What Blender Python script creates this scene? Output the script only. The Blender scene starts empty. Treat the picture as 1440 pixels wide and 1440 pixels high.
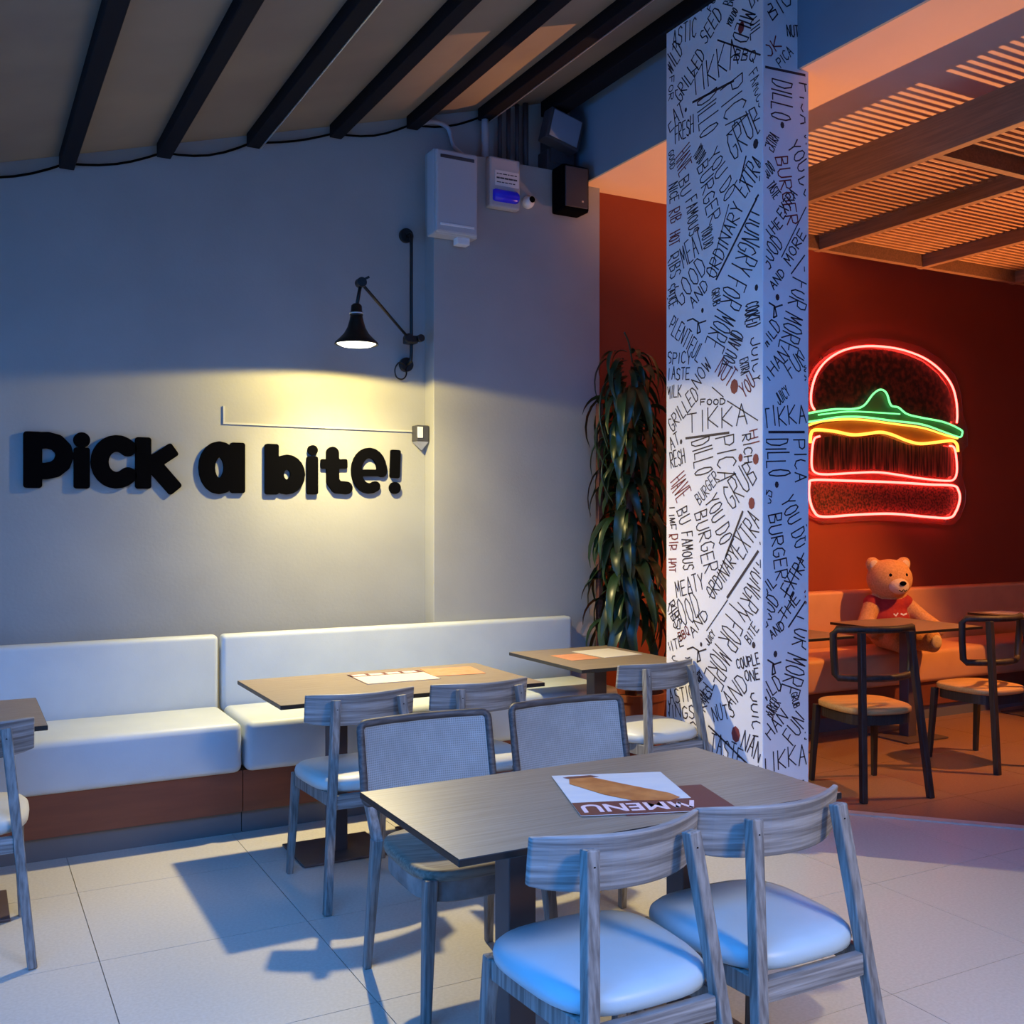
import bpy, bmesh, math, random
from mathutils import Vector, Matrix, noise
random.seed(7)
S = bpy.context.scene
COL = S.collection

# ------------------------------------------------------------------ camera, world, exposure
TH = math.radians(28.4)
SN, CS = math.sin(TH), math.cos(TH)
FPX, HX, HY, CH = 1440.0, 720.0, 728.0, 1.5
cam_d = bpy.data.cameras.new('camera'); cam = bpy.data.objects.new('camera', cam_d); COL.objects.link(cam)
cam.location = (0, 0, CH); cam.rotation_euler = (math.pi/2, 0, -TH)
cam_d.sensor_width = 36; cam_d.lens = 36; cam_d.shift_y = 8/1440; cam_d.clip_start = .05
S.camera = cam
S.view_settings.view_transform = 'Standard'; S.view_settings.look = 'None'
S.view_settings.exposure = -0.2; S.view_settings.gamma = 1.0
S.view_settings.use_curve_mapping = False
world = bpy.data.worlds.new('dusk_sky'); S.world = world; world.use_nodes = True
bg = world.node_tree.nodes['Background']
bg.inputs[0].default_value = (0.04, 0.31, 1.0, 1); bg.inputs[1].default_value = 7.9

def light(name, kind, loc, power, color, radius=.05, parent=None, aim=None, size=None, blend=.1):
    d = bpy.data.lights.new(name, kind); d.energy = power; d.color = color
    if kind != 'AREA': d.shadow_soft_size = radius
    o = bpy.data.objects.new(name, d); COL.objects.link(o); o.location = loc
    if parent: o.parent = parent
    if kind == 'SPOT': d.spot_size = size; d.spot_blend = blend
    if aim is not None:
        o.rotation_euler = (Vector(aim)).to_track_quat('-Z', 'Y').to_euler()
    return o

# ------------------------------------------------------------------ helpers
def ray(x, y): return (x-HX)/FPX, (HY-y)/FPX
def on_Y(x, y, Y):
    a, b = ray(x, y); d = Y/(CS-a*SN); return Vector((d*(SN+a*CS), Y, CH+b*d))
def on_X(x, y, X):
    a, b = ray(x, y); d = X/(SN+a*CS); return Vector((X, d*(CS-a*SN), CH+b*d))
def on_Z(x, y, Z):
    a, b = ray(x, y); d = (Z-CH)/b; return Vector((d*(SN+a*CS), d*(CS-a*SN), Z))

def tag(o, label=None, cat=None, group=None, kind=None):
    if label: o['label'] = label
    if cat: o['category'] = cat
    if group: o['group'] = group
    if kind: o['kind'] = kind
    return o
def thing(name, label, cat, loc=(0,0,0), rz=0, group=None):
    o = bpy.data.objects.new(name, None); COL.objects.link(o); o.empty_display_size = .1
    o.location = loc; o.rotation_euler = (0,0,rz)
    return tag(o, label, cat, group)
def link(name, me, mats, parent=None, smooth=False, bevel=0, seg=2):
    o = bpy.data.objects.new(name, me); COL.objects.link(o)
    if not isinstance(mats, (list, tuple)): mats = [mats]
    for m in mats: me.materials.append(m)
    if parent: o.parent = parent
    if smooth:
        for p in me.polygons: p.use_smooth = True
    if bevel:
        b = o.modifiers.new('bevel', 'BEVEL'); b.width = bevel; b.segments = seg; b.limit_method = 'ANGLE'; b.angle_limit = math.radians(40)
    return o
def obj(name, bm, mats, parent=None, smooth=False, bevel=0, seg=2):
    me = bpy.data.meshes.new(name); bmesh.ops.recalc_face_normals(bm, faces=bm.faces); bm.to_mesh(me); bm.free()
    return link(name, me, mats, parent, smooth, bevel, seg)
def copy_tree(o, parent=None):
    c = o.copy(); COL.objects.link(c); c.parent = parent
    for ch in list(o.children): copy_tree(ch, c)
    return c
def B(): return bmesh.new()
def box(bm, x0, x1, y0, y1, z0, z1):
    v = [bm.verts.new(p) for p in ((x0,y0,z0),(x1,y0,z0),(x1,y1,z0),(x0,y1,z0),(x0,y0,z1),(x1,y0,z1),(x1,y1,z1),(x0,y1,z1))]
    for f in ((0,3,2,1),(4,5,6,7),(0,1,5,4),(1,2,6,5),(2,3,7,6),(3,0,4,7)): bm.faces.new([v[i] for i in f])
    return bm
def bar(bm, p0, p1, w0, d0, w1=None, d1=None, ref=(1,0,0)):
    p0, p1 = Vector(p0), Vector(p1); w1 = w1 or w0; d1 = d1 or d0
    t = (p1-p0).normalized(); r = Vector(ref); r = (r - t*r.dot(t)).normalized(); u = t.cross(r)
    a = []
    for p, w, d in ((p0,w0,d0),(p1,w1,d1)):
        a += [bm.verts.new(p + r*sx*w/2 + u*sy*d/2) for sx, sy in ((-1,-1),(1,-1),(1,1),(-1,1))]
    bm.faces.new(a[:4][::-1]); bm.faces.new(a[4:])
    for i in range(4): j=(i+1)%4; bm.faces.new((a[i],a[j],a[4+j],a[4+i]))
    return bm
def tube(bm, pts, r, n=8, closed=False):
    pts = [Vector(p) for p in pts]; rings = []; N = len(pts); prev = None
    rr = r if isinstance(r, (list, tuple)) else [r]*N
    for i, p in enumerate(pts):
        if closed: t = (pts[(i+1)%N]-pts[i-1])
        else: t = pts[min(i+1,N-1)]-pts[max(i-1,0)]
        t.normalize()
        if prev is None:
            ref = Vector((0,0,1)) if abs(t.z) < .9 else Vector((1,0,0))
            a = (ref - t*ref.dot(t)).normalized()
        else: a = (prev - t*prev.dot(t)).normalized()
        prev = a; b = t.cross(a)
        rings.append([bm.verts.new(p + (a*math.cos(k*2*math.pi/n)+b*math.sin(k*2*math.pi/n))*rr[i]) for k in range(n)])
    for i in range(N if closed else N-1):
        A, C = rings[i], rings[(i+1)%N]
        for k in range(n): bm.faces.new((A[k],A[(k+1)%n],C[(k+1)%n],C[k]))
    if not closed: bm.faces.new(rings[0][::-1]); bm.faces.new(rings[-1])
    return bm
def lathe(bm, prof, n=24, c=(0,0,0), cap=True):
    c = Vector(c); rings = []
    for r, z in prof:
        rings.append([bm.verts.new(c+Vector((r*math.cos(k*2*math.pi/n), r*math.sin(k*2*math.pi/n), z))) for k in range(n)])
    for A, C in zip(rings, rings[1:]):
        for k in range(n): bm.faces.new((A[k],A[(k+1)%n],C[(k+1)%n],C[k]))
    if cap: bm.faces.new(rings[0][::-1]); bm.faces.new(rings[-1])
    return bm
def prism(bm, poly, fn, h):
    """poly = 2D outline; fn(u, v, w) -> 3D point; w runs 0..h"""
    A = [bm.verts.new(fn(u,v,0)) for u,v in poly]; C = [bm.verts.new(fn(u,v,h)) for u,v in poly]
    bm.faces.new(A[::-1]); bm.faces.new(C); n = len(poly)
    for i in range(n): bm.faces.new((A[i],A[(i+1)%n],C[(i+1)%n],C[i]))
    return bm
def smoothpath(pts, k=6, closed=False):
    P = [Vector(p) for p in pts]; n = len(P); out = []
    for i in range(n if closed else n-1):
        if closed: p0,p1,p2,p3 = P[i-1],P[i],P[(i+1)%n],P[(i+2)%n]
        else: p0,p1,p2,p3 = P[max(i-1,0)],P[i],P[i+1],P[min(i+2,n-1)]
        for s in range(k):
            t = s/k
            out.append(.5*((2*p1)+(p2-p0)*t+(2*p0-5*p1+4*p2-p3)*t*t+(3*p1-p0-3*p2+p3)*t**3))
    if not closed: out.append(P[-1].copy())
    return out
def superell(rx0, rx1, y0, y1, n=36, e=3.2):
    out = []
    for k in range(n):
        a = 2*math.pi*k/n; c, s = math.cos(a), math.sin(a)
        sx = math.copysign(abs(c)**(2/e), c); sy = math.copysign(abs(s)**(2/e), s)
        y = (y0+y1)/2 + sy*(y1-y0)/2; t = (y-y0)/(y1-y0)
        out.append((sx*(rx0+(rx1-rx0)*t), y))
    return out

# ------------------------------------------------------------------ materials
def mat(name, col, rough=.6, metal=0, col2=None, scale=8, stretch=(1,1,1), bump=0, bscale=None, detail=4, spec=.5, lo=.35, hi=.65, emit=None, es=0, trans=0, coat=0):
    m = bpy.data.materials.new(name); m.use_nodes = True; nt = m.node_tree; b = nt.nodes['Principled BSDF']
    b.inputs['Base Color'].default_value = (*col, 1); b.inputs['Roughness'].default_value = rough; b.inputs['Metallic'].default_value = metal
    b.inputs['Specular IOR Level'].default_value = spec
    if coat: b.inputs['Coat Weight'].default_value = coat
    if trans: b.inputs['Transmission Weight'].default_value = trans
    if emit: b.inputs['Emission Color'].default_value = (*emit, 1); b.inputs['Emission Strength'].default_value = es
    if col2 or bump:
        tc = nt.nodes.new('ShaderNodeTexCoord'); mp = nt.nodes.new('ShaderNodeMapping'); mp.inputs['Scale'].default_value = stretch
        nt.links.new(tc.outputs['Object'], mp.inputs[0])
        nz = nt.nodes.new('ShaderNodeTexNoise'); nz.inputs['Scale'].default_value = scale; nz.inputs['Detail'].default_value = detail
        nt.links.new(mp.outputs[0], nz.inputs['Vector'])
        if col2:
            r = nt.nodes.new('ShaderNodeValToRGB'); r.color_ramp.elements[0].position = lo; r.color_ramp.elements[1].position = hi
            r.color_ramp.elements[0].color = (*col, 1); r.color_ramp.elements[1].color = (*col2, 1)
            nt.links.new(nz.outputs['Fac'], r.inputs[0]); nt.links.new(r.outputs[0], b.inputs['Base Color'])
        if bump:
            n2 = nz
            if bscale:
                n2 = nt.nodes.new('ShaderNodeTexNoise'); n2.inputs['Scale'].default_value = bscale; n2.inputs['Detail'].default_value = 3
                nt.links.new(mp.outputs[0], n2.inputs['Vector'])
            bp = nt.nodes.new('ShaderNodeBump'); bp.inputs['Strength'].default_value = bump; bp.inputs['Distance'].default_value = .01
            nt.links.new(n2.outputs['Fac'], bp.inputs['Height']); nt.links.new(bp.outputs[0], b.inputs['Normal'])
    return m
M = {}
M['wall'] = mat('painted_plaster', (.355,.355,.345), .75, col2=(.385,.385,.375), scale=3, bump=.08, bscale=60)
M['red_wall'] = mat('terracotta_paint', (.27,.042,.014), .7, col2=(.30,.048,.016), scale=2, bump=.06, bscale=50)
M['soffit'] = mat('soffit_paint', (.66,.46,.36), .8, col2=(.70,.49,.38), scale=2)
M['fascia'] = mat('fascia_paint', (.20,.27,.34), .8, col2=(.22,.29,.36), scale=2)
M['tile'] = mat('floor_tile_stone', (.52,.48,.42), .42, col2=(.58,.54,.48), scale=90, detail=5, bump=.03, bscale=200)
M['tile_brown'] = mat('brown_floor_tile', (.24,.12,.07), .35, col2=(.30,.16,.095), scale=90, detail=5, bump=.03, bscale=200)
M['grout'] = mat('tile_grout', (.26,.24,.22), .9)
M['roof'] = mat('roof_canvas', (.22,.18,.15), .85, col2=(.28,.23,.18), scale=1.6)
M['beam'] = mat('dark_beam_paint', (.006,.006,.010), .7, spec=.15)
M['alu'] = mat('aluminium_strip', (.7,.7,.68), .35, metal=.8)
M['bench'] = mat('white_vinyl', (.53,.58,.63), .45, col2=(.57,.62,.66), scale=5, bump=.04, bscale=120)
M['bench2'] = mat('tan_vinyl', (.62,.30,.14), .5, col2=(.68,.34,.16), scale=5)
M['panel_red'] = mat('red_brown_panel', (.17,.045,.022), .5, col2=(.2,.055,.026), scale=4, stretch=(1,8,8))
M['plinth'] = mat('grey_plinth', (.14,.13,.13), .6)
M['seat'] = mat('pale_seat_vinyl', (.44,.53,.56), .42, col2=(.48,.57,.60), scale=6, bump=.04, bscale=150)
M['seat_cream'] = mat('cream_seat_vinyl', (.60,.58,.52), .42, col2=(.64,.62,.56), scale=6, bump=.04, bscale=150)
M['wood'] = mat('grey_washed_wood', (.15,.135,.125), .6, col2=(.34,.32,.30), scale=9, stretch=(1,1,1), bump=.15)
def grain(name, a, b, axis, rough=.55):
    st = [30,30,30]; st[axis] = 1.2
    return mat(name, a, rough, col2=b, scale=3.2, stretch=tuple(st), detail=6, bump=.12)
M['wood_z'] = grain('grey_wood_upright_grain', (.13,.115,.105), (.30,.28,.26), 2)
M['wood_x'] = mat('grey_wood_cross_grain', (.16,.145,.135), .55, col2=(.38,.36,.345), scale=3.2, stretch=(1.2,1.2,34), detail=6, bump=.12)
M['seatwood'] = grain('brown_wood_seat', (.16,.125,.09), (.30,.25,.19), 0)
M['top'] = grain('tabletop_laminate', (.22,.165,.115), (.29,.225,.165), 0, .38)
M['edge'] = mat('black_table_edge', (.012,.010,.010), .4)
M['steel'] = mat('brown_steel', (.085,.055,.052), .5, col2=(.10,.065,.06), scale=10)
M['black'] = mat('matt_black', (.002,.002,.003), .9, spec=.03)
M['lampblack'] = mat('lamp_black_enamel', (.008,.007,.006), .35)
M['enamel'] = mat('white_enamel', (.85,.82,.72), .5)
M['bulb'] = mat('lit_bulb', (1,1,.9), .4, emit=(1,.95,.72), es=4)
M['paper'] = mat('menu_paper', (.60,.60,.58), .55, col2=(.53,.55,.57), scale=6, stretch=(1,4,1))
M['paper_w'] = mat('plain_paper', (.62,.58,.51), .6)
M['maroon'] = mat('maroon_print', (.12,.025,.025), .5)
M['pinkprint'] = mat('pale_pink_print', (.75,.55,.55), .5)
M['orangeprint'] = mat('orange_food_print', (.36,.10,.02), .5, col2=(.55,.20,.05), scale=14)
M['peachprint'] = mat('peach_print', (.62,.27,.15), .55, col2=(.55,.22,.10), scale=20)
M['ink'] = mat('black_lettering_ink', (.04,.022,.030), .7)
M['redink'] = mat('red_lettering_ink', (.22,.03,.03), .7)
M['column'] = mat('printed_wallpaper', (.80,.76,.79), .7, col2=(.83,.79,.82), scale=3)
M['plastic'] = mat('grey_plastic', (.50,.50,.52), .5)
M['plastic_d'] = mat('dark_plastic', (.05,.05,.06), .5)
M['duct'] = mat('pale_duct_plastic', (.50,.50,.47), .6)
M['white'] = mat('white_plastic', (.8,.8,.8), .4)
M['blue_lens'] = mat('blue_strobe_lens', (.02,.02,.5), .2, emit=(.02,.02,1), es=.12)
M['glass'] = mat('floodlight_glass', (.25,.32,.42), .12)
M['trunk'] = mat('red_brown_trunk', (.16,.05,.03), .7, col2=(.10,.03,.02), scale=12, stretch=(1,1,6))
M['pot'] = mat('terracotta_pot', (.25,.08,.045), .7, col2=(.29,.095,.05), scale=8)
M['soil'] = mat('potting_soil', (.03,.02,.015), .95, col2=(.05,.035,.025), scale=60)
M['leaf'] = [mat('leaf_dark', (.010,.022,.009), .36, col2=(.016,.038,.014), scale=10), mat('leaf_mid', (.015,.036,.013), .32, col2=(.026,.06,.02), scale=10)]
M['slatwood'] = grain('warm_slat_wood', (.30,.14,.06), (.42,.21,.10), 0)
M['framewood'] = grain('dark_frame_wood', (.16,.075,.035), (.24,.115,.055), 1)
M['fur'] = mat('teddy_fur', (.55,.26,.09), .95, col2=(.68,.35,.14), scale=70, bump=.7, bscale=160)
M['fur_pale'] = mat('teddy_pale_fur', (.62,.45,.30), .95, col2=(.7,.52,.36), scale=70, bump=.6, bscale=160)
M['shirt'] = mat('red_knit', (.30,.012,.015), .85, col2=(.36,.02,.02), scale=60, bump=.3)
M['darkchair'] = grain('dark_stained_wood', (.022,.014,.012), (.045,.03,.026), 2)
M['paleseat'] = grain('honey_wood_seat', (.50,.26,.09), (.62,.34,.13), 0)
M['strip'] = mat('pale_floor_strip', (.5,.42,.36), .5, col2=(.56,.48,.42), scale=20)
def neon(name, c, s): return mat(name, c, .4, emit=c, es=s)
M['neon_red'] = neon('neon_pink_red', (1,.065,.052), 13)
M['neon_green'] = neon('neon_green', (.16,.8,.26), 2.2)
M['neon_yellow'] = neon('neon_yellow', (1,.40,.05), 3.2)
M['acrylic'] = mat('clear_acrylic', (.9,.5,.4), .08, trans=.92, spec=.5)

# ------------------------------------------------------------------ setting
YL, YP, YO, YB = 5.58, 5.45, 5.52, 5.85      # left wall, pilaster front, orange wall, burger wall
XP, XE, XF = 2.43, 3.58, 3.455               # pilaster edge, end of pale wall, fascia plane
ZS, ZP = 3.59, 3.65                          # soffit height, pilaster top
def roofz(x): return 3.18 + .287*x
def struct(name, bm, m, parent=None, **k): return tag(obj(name, bm, m, parent, **k), kind='structure')
fl = struct('floor', box(B(), -6, 9.2, -3.6, 6.0, -.15, -.012), M['grout'])
TS = .7217; tme = {}
NV = Vector((.733,.680,0)); NP = Vector((3.53,4.238,0))      # diagonal line: darker floor tiles beyond it
def tile_bm(): return box(B(), .0015, TS-.0015, .0015, TS-.0015, -.012, 0)
for i in range(-8, 13):
    for j in range(-7, 6):
        x, y = .42+i*TS, 2.266+j*TS
        if x+TS < -5.9 or x > 9.1 or y > 5.9: continue
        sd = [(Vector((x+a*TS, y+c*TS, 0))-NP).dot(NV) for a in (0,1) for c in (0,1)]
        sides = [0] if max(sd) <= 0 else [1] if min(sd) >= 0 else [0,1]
        for k in sides:
            if len(sides) == 1:
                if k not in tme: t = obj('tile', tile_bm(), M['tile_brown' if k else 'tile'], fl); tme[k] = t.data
                else: t = bpy.data.objects.new('tile', tme[k]); COL.objects.link(t); t.parent = fl
            else:
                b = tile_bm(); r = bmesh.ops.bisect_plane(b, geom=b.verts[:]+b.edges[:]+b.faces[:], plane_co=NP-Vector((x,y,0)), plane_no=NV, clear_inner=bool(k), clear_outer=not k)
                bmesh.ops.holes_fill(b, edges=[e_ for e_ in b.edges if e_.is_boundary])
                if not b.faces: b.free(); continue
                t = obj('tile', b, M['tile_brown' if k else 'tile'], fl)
            t.location = (x, y, 0)
b = B(); box(b, -6, 3.8, YL, YL+.25, 0, 4.6); struct('wall_left', b, M['wall'])
b = B(); box(b, XP, XE, YP, YL, 0, ZP); struct('wall_pilaster', b, M['wall'], bevel=.004)
b = B(); box(b, XE, 4.4, YO, YO+.25, 0, ZS); struct('wall_orange', b, M['red_wall'])
b = B(); box(b, 4.3, 9.2, YB, YB+.25, 0, ZS); struct('wall_back', b, M['red_wall'])
b = B(); box(b, 9.0, 9.2, -1.2, YB, 0, ZS); struct('wall_right', b, M['red_wall'])  # unseen wall added to keep the red room dark
b = B(); box(b, XF+.05, 9.2, -1.4, -1.2, 0, ZS); struct('wall_front', b, M['red_wall'])  # unseen wall added so blue sky light stays out of the red room
b = B(); box(b, -6, XF+.05, -1.6, -1.4, 0, 3.4); struct('wall_sky_block', b, M['plinth'])  # unseen dark wall added behind the camera to block low sky light
b = B(); box(b, -4.2, -4.0, -1.4, 2.0, 0, 3.4); struct('wall_sky_block_side', b, M['plinth'])  # unseen side wall added so sky light only enters from overhead
b = B(); box(b, XF-.016, XF, -1.4, YL, ZS, 4.7); struct('trim_1', b, M['fascia'])
b = B(); box(b, XF, 9.2, -1.4, YB+.2, ZS, ZS+.12); struct('ceiling_soffit', b, M['soffit'])
# sloping roof with joists
roof = bpy.data.objects.new('ceiling', None); COL.objects.link(roof); tag(roof, kind='structure')
XB = [.475+.465*k for k in range(-12, 7)]
YR0, YR1 = 2.0, -1.4     # unseen roof edges, set to let sky light in only on the left
for k, x in enumerate(XB):
    x1 = x+.465 if k < len(XB)-1 else XF
    b = B(); za, zb = roofz(x), roofz(x1); y0 = YR1 if k >= 15 else YR0
    v = [b.verts.new(p) for p in ((x,y0,za),(x1,y0,zb),(x1,YL,zb),(x,YL,za),(x,y0,za+.04),(x1,y0,zb+.04),(x1,YL,zb+.04),(x,YL,za+.04))]
    for f in ((0,3,2,1),(4,5,6,7),(0,1,5,4),(1,2,6,5),(2,3,7,6),(3,0,4,7)): b.faces.new([v[i] for i in f])
    obj('roof_panel', b, M['roof'], roof)
    w, dp = (.035, .10) if k < len(XB)-1 else (.06, .13)
    bm_ = B(); box(bm_, x-w, x+w, y0, YL-.03, roofz(x)-dp+.02, roofz(x)+.01)
    j = obj('beam', bm_, M['beam'], roof, bevel=.004)
    if k in (14, 17):
        b = B(); box(b, x+w, x+w+.006, y0, YL-.035, roofz(x)-dp+.018, roofz(x)-dp+.03); obj('edge_strip', b, M['alu'], j)
# pale strip along the diagonal where the tile colour changes
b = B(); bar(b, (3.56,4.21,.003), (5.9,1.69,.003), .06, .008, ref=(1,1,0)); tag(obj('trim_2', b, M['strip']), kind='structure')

# column with lettered wallpaper
CX0, CX1, CY0, CY1 = 3.228, 3.51, 3.564, 4.289
b = B(); box(b, CX0, CX1, CY0, CY1, .0, 4.45); colm = tag(obj('column', b, M['column'], bevel=.004), 'square column papered with black hand-lettered burger words', 'column')
b = B(); box(b, CX0-.008, CX1+.008, CY0-.008, CY1+.008, 0, .09); obj('skirting', b, M['plinth'], colm)
FONT = {
'A':[[(0,0),(.5,1),(1,0)],[(.2,.4),(.8,.4)]], 'B':[[(0,0),(0,1),(.8,.9),(.8,.6),(0,.52),(.95,.4),(.9,.08),(0,0)]],
'C':[[(1,.85),(.6,1),(.15,.85),(0,.5),(.15,.12),(.6,0),(1,.15)]], 'D':[[(0,0),(0,1),(.6,.95),(1,.6),(.9,.2),(.5,0),(0,0)]],
'E':[[(1,1),(0,1),(0,0),(1,0)],[(0,.5),(.8,.52)]], 'F':[[(1,1),(0,1),(0,0)],[(0,.52),(.8,.55)]],
'G':[[(1,.85),(.5,1),(.1,.8),(0,.4),(.2,.05),(.7,0),(1,.2),(1,.45),(.55,.45)]], 'H':[[(0,0),(0,1)],[(1,0),(1,1)],[(0,.5),(1,.52)]],
'I':[[(.5,0),(.5,1)]], 'J':[[(1,1),(1,.2),(.6,0),(.1,.1),(0,.35)]], 'K':[[(0,0),(0,1)],[(1,1),(0,.45),(1,0)]],
'L':[[(0,1),(0,0),(1,0)]], 'M':[[(0,0),(.1,1),(.5,.35),(.9,1),(1,0)]], 'N':[[(0,0),(0,1),(1,0),(1,1)]],
'O':[[(.5,0),(.1,.2),(0,.55),(.2,.92),(.6,1),(.95,.75),(1,.35),(.8,.05),(.5,0)]], 'P':[[(0,0),(0,1),(.8,.97),(1,.75),(.8,.52),(0,.48)]],
'R':[[(0,0),(0,1),(.8,.97),(1,.75),(.8,.52),(0,.48),(1,0)]], 'S':[[(1,.85),(.6,1),(.1,.9),(.1,.6),(.9,.4),(.95,.12),(.5,0),(0,.12)]],
'T':[[(0,1),(1,1)],[(.5,1),(.5,0)]], 'U':[[(0,1),(.02,.2),(.3,0),(.7,0),(.98,.2),(1,1)]], 'V':[[(0,1),(.5,0),(1,1)]],
'W':[[(0,1),(.25,0),(.5,.7),(.75,0),(1,1)]], 'X':[[(0,0),(1,1)],[(0,1),(1,0)]], 'Y':[[(0,1),(.5,.5),(1,1)],[(.5,.5),(.5,0)]],
'Z':[[(0,1),(1,1),(0,0),(1,0)]], 'Q':[[(.5,0),(.1,.2),(0,.55),(.2,.92),(.6,1),(.95,.75),(1,.35),(.8,.05),(.5,0)],[(.6,.25),(1,-.1)]]}
class Decal:
    """collects ribbon strokes on a plane: 2D points -> thin print mesh"""
    def __init__(s, to3d, lim): s.v=[]; s.f=[]; s.to3d=to3d; s.lim=lim
    def seg(s, a, c, w):
        n = max(1, int((Vector(c)-Vector(a)).length/.02)); a, c = Vector(a), Vector(c); d = (c-a)
        if d.length < 1e-6: return
        nrm = Vector((-d.y, d.x)).normalized()*w/2; e = d.normalized()*w*.3
        for i in range(n):
            p, q = a+d*(i/n), a+d*((i+1)/n)
            if i == 0: p = p-e
            if i == n-1: q = q+e
            u0,u1,v0,v1 = s.lim
            if not all(u0 < t.x < u1 and v0 < t.y < v1 for t in (p,q)): continue
            k = len(s.v); s.v += [s.to3d(t) for t in (p-nrm,q-nrm,q+nrm,p+nrm)]; s.f.append((k,k+1,k+2,k+3))
    def line(s, pts, w):
        for a, c in zip(pts, pts[1:]): s.seg(a, c, w)
    def word(s, txt, p0, p1, h, w):
        p0, p1 = Vector(p0), Vector(p1); d = p1-p0; L = d.length; d.normalize(); up = Vector((-d.y, d.x))
        n = sum(.55 if c == 'I' else .6 if c == ' ' else 1 for c in txt); adv = L/n; x = 0
        for c in txt:
            a = adv*(.55 if c == 'I' else .6 if c == ' ' else 1)
            jit = random.uniform(-.06,.06)*h; hh = h*random.uniform(.9,1.05)
            for st in FONT.get(c, []):
                s.line([p0+d*(x+a*.12+px*a*.72)+up*(jit+py*hh) for px,py in st], w)
            x += a
    def build(s, name, m, parent):
        if not s.v: return
        me = bpy.data.meshes.new(name); me.from_pydata(s.v, [], s.f); return link(name, me, m, parent)
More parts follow.
